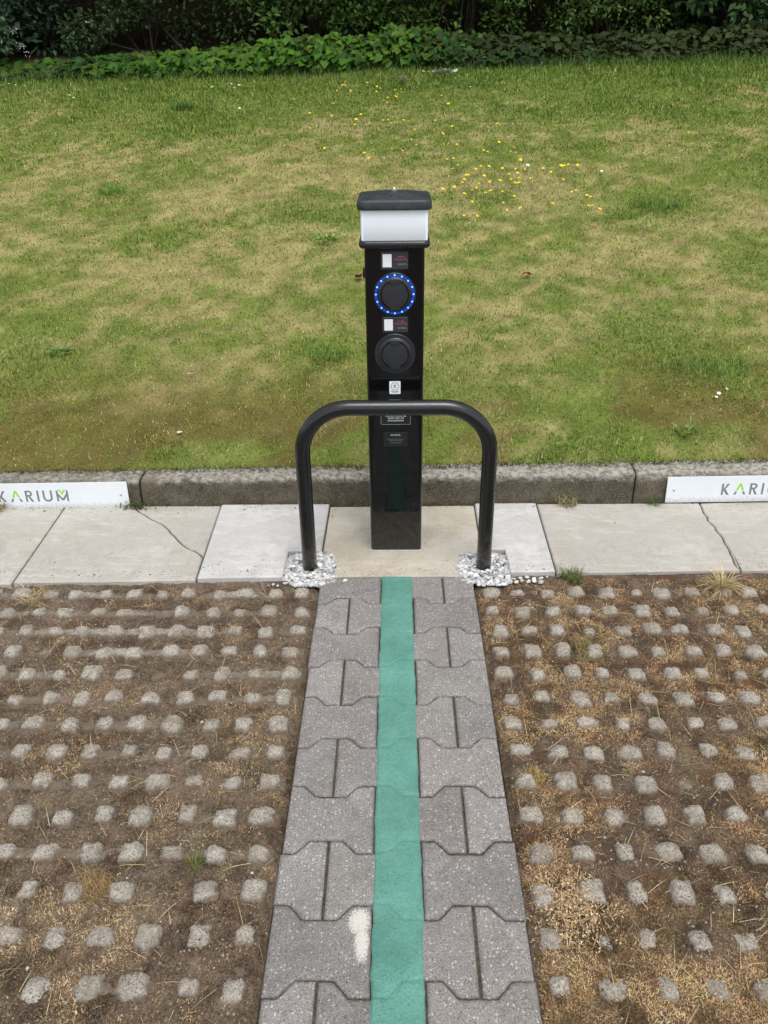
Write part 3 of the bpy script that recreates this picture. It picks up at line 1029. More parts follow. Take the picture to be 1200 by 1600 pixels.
bolt.rings([[(r * math.cos(a * math.pi / 8), r * math.sin(a * math.pi / 8), z) for a in range(16)] for r, z in ((.009, 1.161), (.009, 1.1660), (.006, 1.1665), (.0058, 1.170), (.004, 1.172))])
bolt.build('cap_bolt', M['metal'], cap, smooth=True, angle=35)
sb = MB()
sb.rings([[(-PHW - d, y, z) for y, z in rrect(.012, .014 - i * .001, .004, 4, FY + .03, .944)][::-1] for i, d in enumerate((0, .004, .0062))])
sb.build('side_lock', M['collar'], post)


def disc_rings(prof, cx, cz, n=48):
    """Lathe about the -y axis of the front face: profile of (radius, how far it stands out)."""
    return [[(cx + r * math.sin(2 * math.pi * i / n), FY - o, cz + r * math.cos(2 * math.pi * i / n)) for i in range(n)] for r, o in prof]


def text_mesh(name, body, size, mat, parent, cx, cz, out, bold=0.0, spacing=1.0, width=None):
    cu = bpy.data.curves.new(name, 'FONT')
    cu.body = body; cu.size = size; cu.align_x = 'CENTER'; cu.align_y = 'CENTER'
    cu.space_character = spacing; cu.offset = bold; cu.extrude = 0.0002; cu.resolution_u = 3
    tmp = bpy.data.objects.new('tmp', cu); COL.objects.link(tmp)
    dg = bpy.context.evaluated_depsgraph_get()
    me = bpy.data.meshes.new_from_object(tmp.evaluated_get(dg))
    bpy.data.objects.remove(tmp); bpy.data.curves.remove(cu)
    if width:
        xs = [v.co.x for v in me.vertices]; k = width / (max(xs) - min(xs))
        me.transform(Matrix.Diagonal((k, 1, 1, 1)))
    me.transform(Matrix.Translation((cx, FY - out, cz)) @ Matrix.Rotation(math.pi / 2, 4, 'X'))
    me.name = name; me.materials.clear(); me.materials.append(mat)
    o = bpy.data.objects.new(name, me); COL.objects.link(o); o.parent = parent
    return o


def plate(name, x0, x1, z0, z1, out0, out1, mat, parent, r=.003):
    mb = MB()
    cx, cz = (x0 + x1) / 2, (z0 + z1) / 2
    ring = rrect((x1 - x0) / 2, (z1 - z0) / 2, r, 4, cx, cz)
    ring2 = rrect((x1 - x0) / 2 - .0004, (z1 - z0) / 2 - .0004, r, 4, cx, cz)
    mb.rings([[(x, FY - out0, z) for x, z in ring], [(x, FY - out1 + .0003, z) for x, z in ring], [(x, FY - out1, z) for x, z in ring2]])
    return mb.build(name, mat, parent)


def small_print(name, parent, rows, out, mat, seed):
    """Lines of print too small to read: rows of broken dashes (x0, x1, z, height)."""
    r = random.Random(seed); mb = MB()
    for x0, x1, z, h in rows:
        x = x0
        while x < x1 - h:
            wd = min(r.uniform(1.2, 3.6) * h, x1 - x)
            mb.box(x, x + wd, FY - out - .0002, FY - out, z - h / 2, z + h / 2)
            x += wd + h * r.uniform(.5, .9)
    return mb.build(name, mat, parent)


def info_label(cz, h, dx, seed):
    x0, x1 = -.040 + dx, .0395
    p = plate('info_label', x0, x1, cz - h / 2, cz + h / 2, -.001, .0016, M['plate'], post, .003)
    plate('code_card', x0 + .0055, x0 + .0315, cz - h * .38, cz + h * .36, .0010, .0022, M['sticker'], p, .0015)
    text_mesh('brand_lettering', 'MUNTA', .0092, M['red_print'], p, .0185, cz + h * .055, .0018, -.00003, 1.45, .0330)
    small_print('small_print', p, [(.004, .0065, cz - h * .21, .0032), (.0095, .033, cz - h * .175, .0015), (.0095, .0365, cz - h * .245, .0017)], .0016, M['grey_print'], seed)
    small_print('red_small_print', p, [(.010, .028, cz + h * .22, .0016)], .0016, M['red_print'], seed + 1)


info_label(.985, .050, 0, 5)
info_label(.797, .046, .0025, 8)


def socket(cz, lit):
    cx = 0.0
    so_ = MB()
    so_.rings(disc_rings([(.0625, 0), (.0625, .0030), (.0612, .0042), (.0592, .0042), (.0580, .0026), (.0530, .0026), (.0520, .0060), (.0500, .0095), (.0465, .0112),
                          (.0425, .0116), (.0412, .0060), (.0, .0060)], cx, cz), cap0=False, cap1=False)
    # hinge housing cut: raised cheeks either side of the lid's hinge
    s = so_.build('charging_socket', M['socket'], post, smooth=True, angle=40)
    tag(s, 'upper socket with a ring of blue lights lit' if lit else 'lower socket with its ring of lights off')
    lid = MB()
    n = 56; prof = []
    # lid outline: a disc with a square hinge tab at the top and a small catch at the bottom
    for i in range(n):
        a = 2 * math.pi * i / n; x, z = .0385 * math.sin(a), .0385 * math.cos(a)
        if abs(x) < .0145 and z > 0: z = .0455
        if abs(x) < .0135 and z < 0: z = -.0440
        prof.append((x, z))
    def ring(k, o): return [(cx + x * k, FY - o, cz + z * k) for x, z in prof]
    lid.rings([ring(1.0, .0055), ring(1.0, .0128), ring(.975, .0142), ring(.86, .0140), ring(.84, .0152), ring(.60, .0160), ring(.15, .0162)], cap0=False)
    ld = lid.build('lid', M['socket_lid'], s, smooth=True, angle=28)
    hb = MB(); hb.box(cx - .0125, cx + .0125, FY - .0185, FY - .012, cz + .0345, cz + .0450)
    hb.build('hinge', M['socket_lid'], s)
    for sx in (-1, 1):
        sc = MB(); sc.rings(disc_rings([(.0028, .010), (.0028, .0122), (.0016, .0124)], cx + sx * .0245, cz + .0395, 10), cap0=False)
        sc.build('screw', M['lens_dark'], s)
    mk = MB(); mk.box(cx - .017, cx + .017, FY - .01645, FY - .0158, cz - .0025, cz - .0016)
    mk.build('moulded_line', M['plate'], s)
    lr = MB(); lr.rings(disc_rings([(.0590, .0020), (.0585, .0034), (.0530, .0034), (.0525, .0020)], cx, cz), cap0=False, cap1=False)
    lr.build('lens_ring', M['glow'] if lit else M['lens_dark'], s, smooth=True, angle=40)
    for i in range(16):
        a = 2 * math.pi * i / 16
        lx, lz = cx + .0558 * math.sin(a), cz + .0558 * math.cos(a)
        b = MB()
        b.rings([[(lx + r * math.cos(q * math.pi / 5), FY - o, lz + r * math.sin(q * math.pi / 5)) for q in range(10)] for r, o in ((.0019, .002), (.0019, .0036), (.0013, .0044), (.0004, .0047))], cap0=False)
        b.build('indicator_light', M['led'] if lit else M['lens_dark'], s, smooth=True)


socket(.888, True)
socket(.707, False)

# hexagon sticker
hx = plate('hexagon_sticker', -.0185, .0165, .577, .619, -.001, .0009, M['sticker'], post, .003)
hm = MB()
hc = (-.001, .6025)
for i in range(6):
    a0, a1 = math.radians(60 * i), math.radians(60 * i + 60)
    o0, o1, i0, i1 = [(hc[0] + r * math.cos(a), hc[1] + r * math.sin(a)) for r, a in ((.0140, a0), (.0140, a1), (.0125, a0), (.0125, a1))]
    hm.add([(o0[0], FY - .0011, o0[1]), (o1[0], FY - .0011, o1[1]), (i1[0], FY - .0011, i1[1]), (i0[0], FY - .0011, i0[1])], [(0, 3, 2, 1)])
hm.build('hexagon_outline', M['dark_print'], hx)
text_mesh('letter', 'C', .0125, M['dark_print'], hx, -.001, .6025, .0010, .0006)
small_print('small_print', hx, [(-.0125, .0105, .5865, .0022), (-.0095, .0080, .5828, .0014)], .0010, M['dark_print'], 9)

# instruction plate: a pale outline with three lines of capitals
ip = plate('instruction_label', -.0465, .0485, .474, .558, -.001, .0008, M['plate_dark'], post, .004)
br = MB()
o_ = rrect(.0475, .042, .004, 4, .001, .516); i_ = rrect(.0463, .0408, .003, 4, .001, .516)
m_ = len(o_)
br.add([(x, FY - .0010, z) for x, z in o_] + [(x, FY - .0010, z) for x, z in i_], [(i, m_ + i, m_ + (i + 1) % m_, (i + 1) % m_) for i in range(m_)])
br.build('label_outline', M['gold_print'], ip)
for body, z, wd in (('INSTRUCTIONS SEE', .5035, .066), ('REAR SIDE OF', .4955, .050), ('CHARGEPOINT', .4872, .052)):
    text_mesh('lettering', body, .0072, M['white_print'], ip, .001, z, .0010, .0001, 1.1, wd)

ml = plate('maker_label', -.0385, .0390, .398, .447, -.001, .0010, M['plate_dark'], post, .002)
text_mesh('brand_lettering', 'MUNTA', .0080, M['white_print'], ml, .0, .4375, .0012, .0001, 1.25, .031)
small_print('small_print', ml, [(-.027, .027, .4235, .0014), (-.020, .021, .4185, .0014), (-.016, .017, .4105, .0016)], .0010, M['grey_print'], 12)

# ------------------------------------------------------------------ hoop barrier
HX, HY, HR, HTOP, HB = .2915, 2.288, .0242, .573, .150
pth = [(-HX, HY, -.04), (-HX, HY, .1), (-HX, HY, .25), (-HX, HY, HTOP - HB)]
for i in range(1, 15):
    a = math.pi - i * math.pi / 28
    pth.append((-HX + HB + HB * math.cos(a), HY, HTOP - HB + HB * math.sin(a)))
pth += [(-HX + HB + (HX - HB) * 2 * t, HY, HTOP) for t in (.25, .5, .75, 1)]
for i in range(1, 15):
    a = math.pi / 2 - i * math.pi / 28
    pth.append((HX - HB + HB * math.cos(a), HY, HTOP - HB + HB * math.sin(a)))
pth += [(HX, HY, .25), (HX, HY, .1), (HX, HY, -.04)]
hb = MB(); tube_mesh(hb, [(x, y - HY, z) for x, y, z in pth], HR, 32)
ho = hb.build('hoop_barrier', M['hoop'], None, smooth=True)
ho.location = (-.001, HY, 0)
tag(ho, 'gloss black bent tube hoop barrier standing in white gravel before the post', 'hoop barrier')


# ------------------------------------------------------------------ signs on the kerb
def stroke(mb, pts, wd, y):
    """A flat stroke of even width through pts (x, z)."""
    for (x0, z0), (x1, z1) in zip(pts[:-1], pts[1:]):
        dx, dz = x1 - x0, z1 - z0; L = math.hypot(dx, dz); nx, nz = -dz / L * wd / 2, dx / L * wd / 2
        mb.add([(x0 + nx, y, z0 + nz), (x1 + nx, y, z1 + nz), (x1 - nx, y, z1 - nz), (x0 - nx, y, z0 - nz)], [(0, 1, 2, 3)])


def poly(mb, pts, y):
    mb.add([(x, y, z) for x, z in pts], [tuple(range(len(pts)))])


def karium(parent, x0, z0, h, y):
    """The lettering, letter by letter: K A R I U M with a green peak on the A and a green notch in the M."""
    s = h
    def grp(name, mat, polys):
        mb = MB()
        for k, p in enumerate(polys): poly(mb, [(x0 + a * s, z0 + b * s) for a, b in p], y - .00015 - .00002 * k)
        mb.build(name, mat, parent)
    W = .17
    G, N = M['sign_grey'], M['sign_green']
    o = 0
    grp('letter', G, [[(0, 0), (W, 0), (W, 1), (0, 1)], [(W, .52), (W + .26, 1), (W + .47, 1), (W + .16, .52)], [(W, .52), (W + .16, .52), (W + .50, 0), (W + .28, 0), (W, .42)]])
    o = 1.02    # A: green upper peak, grey feet
    grp('green_peak', N, [[(o + .17, .40), (o + .345, .40), (o + .50, .80), (o + .50, 1.0), (o + .41, 1.0)], [(o + .50, .80), (o + .655, .40), (o + .83, .40), (o + .59, 1.0), (o + .50, 1.0)]])
    grp('letter', G, [[(o, 0), (o + .18, 0), (o + .30, .30), (o + .13, .30)], [(o + .82, 0), (o + 1.0, 0), (o + .87, .30), (o + .70, .30)]])
    o = 2.30    # R
    bowl = [(o + W + .20 + .24 * math.cos(a), .74 + .26 * math.sin(a)) for a in np.linspace(-math.pi / 2, math.pi / 2, 9)]
    inn = [(o + W + .18 + .10 * math.cos(a), .74 + .12 * math.sin(a)) for a in np.linspace(-math.pi / 2, math.pi / 2, 9)]
    quads = [[bowl[i], bowl[i + 1], inn[i + 1], inn[i]] for i in range(8)]
    grp('letter', G, [[(o, 0), (o + W, 0), (o + W, 1), (o, 1)], [(o + W, .48), (o + W + .20, .48), (o + W + .18, .62), (o + W, .62)], [(o + W, .86), (o + W + .18, .86), (o + W + .20, 1), (o + W, 1)],
                      [(o + W + .06, .48), (o + W + .24, .48), (o + W + .50, 0), (o + W + .29, 0)]] + quads)
    o = 3.28    # I
    grp('letter', G, [[(o, 0), (o + W, 0), (o + W, 1), (o, 1)]])
    o = 3.78    # U
    c = (o + .40, .36)
    out = [(c[0] + .40 * math.cos(a), c[1] + .37 * math.sin(a)) for a in np.linspace(math.pi, 2 * math.pi, 13)]
    inn = [(c[0] + .235 * math.cos(a), c[1] + .21 * math.sin(a)) for a in np.linspace(math.pi, 2 * math.pi, 13)]
    grp('letter', G, [[(o, .36), (o + .165, .36), (o + .165, 1), (o, 1)], [(o + .635, .36), (o + .80, .36), (o + .80, 1), (o + .635, 1)]] + [[out[i], out[i + 1], inn[i + 1], inn[i]] for i in range(12)])
    o = 4.92    # M: grey with a green notch
    grp('letter', G, [[(o, 0), (o + .16, 0), (o + .16, .98), (o, .98)], [(o + .84, 0), (o + 1.0, 0), (o + 1.0, .98), (o + .84, .98)],
                      [(o + .16, .70), (o + .16, .44), (o + .42, .08), (o + .50, .08), (o + .50, .26)], [(o + .50, .26), (o + .50, .08), (o + .58, .08), (o + .84, .44), (o + .84, .70)]])
    grp('green_peak', N, [[(o + .17, 1.06), (o + .34, 1.06), (o + .50, .80), (o + .50, .56)], [(o + .50, .56), (o + .50, .80), (o + .66, 1.06), (o + .83, 1.06)]])


def sign(cx, z0, label):
    sy = slab_back(cx) - .0085
    root = tag(empty('parking_sign', (cx, sy, z0)), label, 'sign', 'white signs standing against the kerb')
    root.rotation_euler = (math.radians(-4.5), math.radians(-.55), math.radians(.25))
    w2, h = .355, .105
    mb = MB()
    f = rrect(w2, h / 2, .002, 3, 0, h / 2); f2 = rrect(w2 - .0006, h / 2 - .0006, .002, 3, 0, h / 2)
    mb.rings([[(x, .003, z) for x, z in f], [(x, .0004, z) for x, z in f], [(x, 0, z) for x, z in f2]])
    mb.build('sign_panel', M['sign'], root)
    karium(root, -.148, .029, .0460, 0)
    for sx in (-1, 1):
        sc = MB()
        sc.rings([[(sx * (w2 - .028) + r * math.cos(a * math.pi / 7), -o, h * .50 + r * math.sin(a * math.pi / 7)) for a in range(14)] for r, o in ((.0048, 0), (.0048, .0012), (.0036, .0024), (.0012, .0028))], cap0=False)
        sc.build('screw', M['metal'], root, smooth=True, angle=40)


sign(-1.383, -.001, 'white sign with grey and green lettering leaning on the kerb at left')
sign(1.380, .0095, 'white sign with grey and green lettering leaning on the kerb at right')


# ------------------------------------------------------------------ white gravel round the hoop's feet
def ico(sub=1):
    import bmesh
    bm = bmesh.new(); bmesh.ops.create_icosphere(bm, subdivisions=sub, radius=1)
    v = np.array([q.co[:] for q in bm.verts]); f = np.array([[q.index for q in p.verts] for p in bm.faces]); bm.free()
    return v, f


IV, IF = ico(2)


def stones(cent, size, colr, seed, flat=.7):
    r = np.random.default_rng(seed); V, T, C, off = [], [], [], 0
    for p, s, c in zip(cent, size, colr):
        R = np.linalg.qr(r.normal(size=(3, 3)))[0]
        v = IV.copy()
        for _ in range(7):                                 # chop flat facets: broken stone, not pebbles
            d = r.normal(size=3); d /= np.linalg.norm(d); lim = r.uniform(.45, .85)
            k = v @ d; v = v - np.outer(np.maximum(k - lim, 0), d)
        v = v * r.uniform(.65, 1.15, 3) @ R
        v[:, 2] *= flat
        V.append(v * s + p); T.append(IF + off); off += len(v)
        C.append(np.repeat(c[None], len(v), 0))
    return np.concatenate(V), np.concatenate(T), np.concatenate(C)


M['stone'] = attr_mat('white_stone', 0.8, 0.3, 0)


def gravel(cx, cy, extra, seed, label):
    r = np.random.default_rng(seed); pts = []; tries = 0
    while len(pts) < 185 and tries < 9000:
        tries += 1
        x, y = cx + r.uniform(-.115, .105), r.uniform(2.185, 2.388)
        ax, bx = (x - cx), (y - 2.283)
        if abs(ax / .074) ** 3.0 + abs(bx / .096) ** 3.0 > 1.0 + .6 * r.random() or abs(ax) > .10: continue
        if math.hypot(x - (cx), y - HY) < HR + .004: continue
        if all((x - q[0]) ** 2 + (y - q[1]) ** 2 > .0088 ** 2 for q in pts): pts.append((x, y))
    for (x, y) in extra: pts.append((x, y))
    pts = np.array(pts)
    dc = np.hypot(pts[:, 0] - cx, pts[:, 1] - 2.283)
    z = -.004 + .008 * (1 - dc / .12) + r.uniform(-.003, .004, len(pts)); z[185:] = -.004
    size = r.choice([.006, .008, .010, .0125, .0145], len(pts), p=[.25, .3, .25, .14, .06])
    colr = np.array([.56, .56, .555]) * r.choice([.42, .7, .9, 1.05, 1.2], (len(pts), 1), p=[.12, .23, .3, .2, .15])
    v1, t1, c1 = stones(np.column_stack([pts, z]), size, colr, seed + 1)
    # a bed of smaller chips below
    m = 520; a = r.uniform(-.10, .10, m); b = r.uniform(-.10, .10, m); kk = (a / .095) ** 4 + (b / .1) ** 4 < 1
    p2 = np.column_stack([cx + a[kk], 2.283 + b[kk], np.full(kk.sum(), -.003)])
    v2, t2, c2 = stones(p2, r.uniform(.006, .010, len(p2)), np.array([.42, .42, .42]) * r.uniform(.7, 1.1, (len(p2), 1)), seed + 2)
    o = mesh_np('white_gravel', np.concatenate([v1, v2]), None, np.concatenate([t1, t2 + len(v1)]), mat=M['stone'], col=np.concatenate([c1, c2]), loc=(cx, 2.283, 0))
    tag(o, label, kind='stuff')


gravel(-.290, 0, [(-.405, 2.195), (-.42, 2.187), (-.39, 2.187), (-.17, 2.21)], 31, 'white broken gravel round the left foot of the hoop')
gravel(.291, 0, [(.385 + .022 * i, 2.226 + .006 * ((i * 7) % 3) - .004) for i in range(6)] + [(.39 + .02 * i, 2.206 + .005 * (i % 2)) for i in range(5)], 37, 'white broken gravel round the right foot of the hoop')


# ------------------------------------------------------------------ dry grass, moss and grit in the bays
def bay_litter():
    parts = []
    for side in (1, -1):
        # --- fuzzy dry moss and dead grass: tiny blades in drifts
        for n0, lo, hi, wlo, whi, cols, thr, sd in (
                (340000 if side > 0 else 190000, .003, .0105, .0007, .0017, [(.44, .30, .16), (.30, .18, .09), (.56, .42, .25), (.15, .09, .05), (.38, .25, .13)], .45 if side > 0 else .51, 201),
                (80000 if side > 0 else 60000, .003, .008, .0008, .0018, [(.20, .185, .05), (.13, .135, .036), (.27, .235, .075)], .56, 211),
                (330000, .0025, .0075, .0007, .0016, [(.095, .062, .040), (.15, .10, .062), (.065, .042, .028), (.215, .155, .10), (.12, .085, .05), (.30, .22, .145)], .36, 231),
                (20000, .003, .009, .001, .002, [(.17, .065, .03), (.12, .05, .025)], .56, 221)):
            y = rng.uniform(.70, 2.225, n0); x = side * (.262 + rng.random(n0) * (.62 + .62 * (y - .70) / 1.5))
            f = fbm(x * 7 + 3, y * 7, sd + (0 if side > 0 else 50), 4)
            ok = rng.random(n0) < sstep(thr - .10, thr + .10, f)
            x, y = x[ok], y[ok]
            hs_, hl = soil_h(x, y), lattice_h(x, y, side)
            ok = (hs_ > hl - .002) | (rng.random(len(x)) < .10)
            x, y, z = x[ok], y[ok], np.maximum(hs_, hl)[ok]
            n = len(x); c = np.array(cols)[rng.integers(0, len(cols), n)] * rng.uniform(.6, 1.35, (n, 1))
            c = c * (.30 + 1.40 * sstep(.28, .72, fbm(x * 24, y * 24, sd + 7, 3)))[:, None]      # lighter and darker moss clumps, with shadow put into the dark ones
            c = c * (np.array([1.05, .98, .92]) if side > 0 else np.array([.96, .98, .98]))
            c = np.minimum(c, .7)
            parts.append(ribbon(np.stack([x, y, z - .001], -1), rng.uniform(lo, hi, n), rng.uniform(wlo, whi, n), rng.uniform(0, 6.283, n), rng.uniform(.5, 1.5, n), rng.uniform(-.2, .7, n), c * .75, c))
        # --- long straws lying about
        n = 1500 if side > 0 else 700
        x = side * rng.uniform(.265, 1.9, n); y = rng.uniform(.65, 2.2, n)
        z = np.maximum(soil_h(x, y), lattice_h(x, y, side))
        c = np.array([.46, .36, .20]) * rng.uniform(.5, 1.2, (n, 1))
        parts.append(ribbon(np.stack([x, y, z + .001], -1), rng.uniform(.018, .075, n), rng.uniform(.0008, .0017, n), rng.uniform(0, 6.283, n), rng.uniform(1.1, 1.5, n), rng.uniform(-.05, .4, n), c, c))
    return parts


V, Q, T, C = merge(bay_litter())
tag(mesh_np('dry_moss_and_grass', V, Q, T, mat=M['litter'], col=C), 'dry moss and straw litter filling the cells of the parking bays', kind='stuff')


def grit():
    V, T, C, off = [], [], [], 0
    n = 5200
    side = np.where(rng.random(n) < .5, 1, -1)
    x = side * rng.uniform(.258, 1.95, n); y = rng.uniform(.6, 2.225, n)
    hl = np.where(side > 0, lattice_h(x, y, 1), lattice_h(x, y, -1))
    z = np.maximum(soil_h(x, y), hl)
    # crumbs kicked on to the slabs, thickest along their edges
    m = 2600; xe = rng.uniform(-1.9, 1.9, m); fe = rng.random(m)
    ye = np.where(fe < .5, slab_front(xe) + np.abs(rng.normal(0, .035, m)), slab_back(xe) - np.abs(rng.normal(0, .025, m)))
    ye = np.where(fe > .93, rng.uniform(2.25, 2.72, m), ye)
    ze = np.where((xe > -.67) & (xe < -.26), .010, np.where((xe >= -.26) & (xe < .29), .0, np.where((xe >= .29) & (xe < .53), .009, .003)))
    ok = (ye > slab_front(xe) + .004) & ~((np.abs(np.abs(xe) - .29) < .09) & (ye < 2.40)) & ~((np.abs(xe) < .1) & (ye > 2.38) & (ye < 2.59))
    x = np.concatenate([x, xe[ok]]); y = np.concatenate([y, ye[ok]]); z = np.concatenate([z, ze[ok]]); n0 = n; n = len(x)
    s = rng.uniform(.0010, .0030, n); s[rng.random(n) < .03] *= 2.0; s[n0:] *= .75
    c = np.array([.40, .36, .30]) * rng.uniform(.35, 1.35, (n, 1)); c[n0:] = np.array([.16, .125, .085]) * rng.uniform(.5, 1.6, (n - n0, 1))
    o8 = np.array([(1, 0, 0), (-1, 0, 0), (0, 1, 0), (0, -1, 0), (0, 0, .7), (0, 0, -.7)], float)
    f8 = np.array([(0, 2, 4), (2, 1, 4), (1, 3, 4), (3, 0, 4), (2, 0, 5), (1, 2, 5), (3, 1, 5), (0, 3, 5)])
    jit = rng.uniform(.6, 1.4, (n, 6, 1)) * o8[None]
    a = rng.uniform(0, 6.283, n); ca, sa = np.cos(a)[:, None], np.sin(a)[:, None]
    jx = jit[:, :, 0] * ca - jit[:, :, 1] * sa; jy = jit[:, :, 0] * sa + jit[:, :, 1] * ca
    P = np.stack([jx, jy, jit[:, :, 2]], -1) * s[:, None, None] + np.stack([x, y, z + s * .3], -1)[:, None]
    T = (f8[None] + (np.arange(n) * 6)[:, None, None]).reshape(-1, 3)
    tag(mesh_np('grit', P.reshape(-1, 3), None, T, mat=M['stone'], col=np.repeat(c, 6, 0)), 'pale grit and crumbs scattered over the parking bays', kind='stuff')


grit()


def tuft(name, x, y, z, n, lo, hi, wd, spread, cols, lean, label, cat, droop=(.3, 1.1), group=None, seed=1, az=None):
    r = np.random.default_rng(seed)
    a = r.uniform(0, 6.283, n) if az is None else r.uniform(az[0], az[1], n)
    rr = spread * np.sqrt(r.random(n)); b = r.uniform(0, 6.283, n)
    P = np.stack([x + rr * np.cos(b), y + rr * np.sin(b), np.full(n, z)], -1)
    c = np.array(cols)[r.integers(0, len(cols), n)] * r.uniform(.65, 1.3, (n, 1))
    V, Q, T, C = ribbon(P, r.uniform(lo, hi, n), wd * r.uniform(.6, 1.2, n), a, r.uniform(lean[0], lean[1], n), r.uniform(droop[0], droop[1], n), c * .8, c)
    return tag(mesh_np(name, V, Q, T, mat=M['grass'], col=C, loc=(x, y, z)), label, cat, group)


GR = [(.10, .16, .04), (.075, .125, .03), (.16, .19, .06)]
ST = [(.60, .48, .26), (.50, .39, .19), (.66, .55, .33)]
tuft('straw_tuft', 1.046, 2.172, -.012, 210, .05, .125, .0022, .014, ST, (.3, 1.35), 'big pale straw tuft sprawling at the front edge of the right slabs', 'grass tuft', seed=2)
tuft('grass_tuft', .578, 2.226, -.012, 150, .03, .075, .0022, .030, GR + [(.40, .33, .16)], (.1, 1.0), 'green grass tuft at the corner of the right whitish slab', 'grass tuft', seed=3)
tuft('grass_tuft', .655, 2.728, .004, 120, .03, .075, .0024, .035, GR + ST, (.2, 1.2), 'half-dry grass tuft growing against the kerb right of the hoop', 'grass tuft', seed=4)
tuft('grass_tuft', .985, 2.728, .006, 60, .02, .05, .0024, .025, GR, (.2, 1.2), 'small green tuft under the left end of the right sign', 'grass tuft', seed=5)
tuft('grass_tuft', -1.53, 2.705, .004, 70, .03, .085, .0022, .025, ST + GR, (.2, 1.2), 'dry grass tuft in front of the left sign at the photo edge', 'grass tuft', seed=6)
tuft('straw_tuft', -1.17, 2.135, -.015, 150, .03, .08, .0017, .045, ST + [(.2, .13, .07)], (.7, 1.4), 'flattened dry brown tuft at the front edge of the left slabs', 'grass tuft', seed=7)
tuft('straw_tuft', .323, 1.375, -.014, 240, .012, .040, .0013, .026, [(.42, .29, .10), (.36, .25, .085), (.5, .37, .15)], (.2, 1.4), 'golden dry tuft beside the right edge of the paver path', 'grass tuft', seed=8)
tuft('grass_tuft', .55, 1.86, -.014, 240, .012, .045, .0014, .055, [(.19, .18, .055), (.14, .14, .04), (.36, .30, .13)], (.2, 1.4), 'olive mossy tuft among the studs of the right bay', 'grass tuft', seed=9)
tuft('straw_tuft', -.63, 1.085, -.014, 200, .012, .045, .0014, .035, [(.40, .27, .11), (.33, .21, .09)], (.2, 1.4), 'orange dry tuft among the studs of the left bay', 'grass tuft', seed=10)
tuft('grass_tuft', -.435, 1.145, -.014, 90, .012, .035, .0014, .016, [(.16, .19, .05), (.22, .22, .07)], (.2, 1.3), 'small yellow-green tuft among the studs of the left bay', 'grass tuft', seed=11)

# weed in the kerb crack: small lobed leaves
r_ = np.random.default_rng(14); n = 70
P = np.stack([-1.0 + r_.normal(0, .028, n), 2.722 - np.abs(r_.normal(0, .012, n)), .005 + np.abs(r_.normal(0, .012, n))], -1)
t = np.stack([r_.normal(0, 1, n), r_.normal(-.6, .6, n), r_.normal(.2, .3, n)], -1); nm = r_.normal(0, .4, (n, 3)) + [0, -.3, 1]
V, T, C = leaf_diamond(P, t, nm, r_.uniform(.012, .024, n), r_.uniform(.006, .010, n), np.array([.085, .12, .03]) * r_.uniform(.6, 1.3, (n, 1)))
tag(mesh_np('weed', V, None, T, mat=M['dull_leaf'], col=C, loc=(-1.0, 2.72, .004)), 'small green weed in the kerb crack beside the left sign', 'weed')

# the pale dried plant by the path: stems with seed heads
r_ = np.random.default_rng(15); parts = []
n = 330
P = np.stack([.345 + r_.normal(0, .034, n), 1.03 + r_.normal(0, .042, n), np.full(n, -.016)], -1)
c = np.array([.58, .43, .25]) * r_.uniform(.55, 1.2, (n, 1)); L = r_.uniform(.015, .045, n); az = r_.uniform(0, 6.283, n); le = r_.uniform(.3, 1.4, n); be = r_.uniform(-.2, .6, n)
parts.append(ribbon(P, L, r_.uniform(.0010, .0018, n), az, le, be, c * .8, c))
m = 2300; pk = r_.integers(0, n, m); tt = r_.uniform(.3, 1, m)
d = np.stack([np.cos(az[pk]) * np.sin(le[pk] + be[pk] * .5), np.sin(az[pk]) * np.sin(le[pk] + be[pk] * .5), np.cos(le[pk] + be[pk] * .5)], -1)
P2 = P[pk] + d * (L[pk] * tt)[:, None] + r_.normal(0, .003, (m, 3))
c2 = np.array([.66, .49, .29]) * r_.uniform(.5, 1.2, (m, 1))
v, t_, cc = leaf_diamond(P2, r_.normal(size=(m, 3)), r_.normal(size=(m, 3)), r_.uniform(.004, .009, m), r_.uniform(.0016, .0034, m), c2)
parts.append((v, None, t_, cc))
V, Q, T, C = merge(parts)
tag(mesh_np('dried_plant', V, Q, T, mat=M['litter'], col=C, loc=(.345, 1.03, -.016)), 'pale dried seedy plant beside the path in the right bay', 'dried plant')


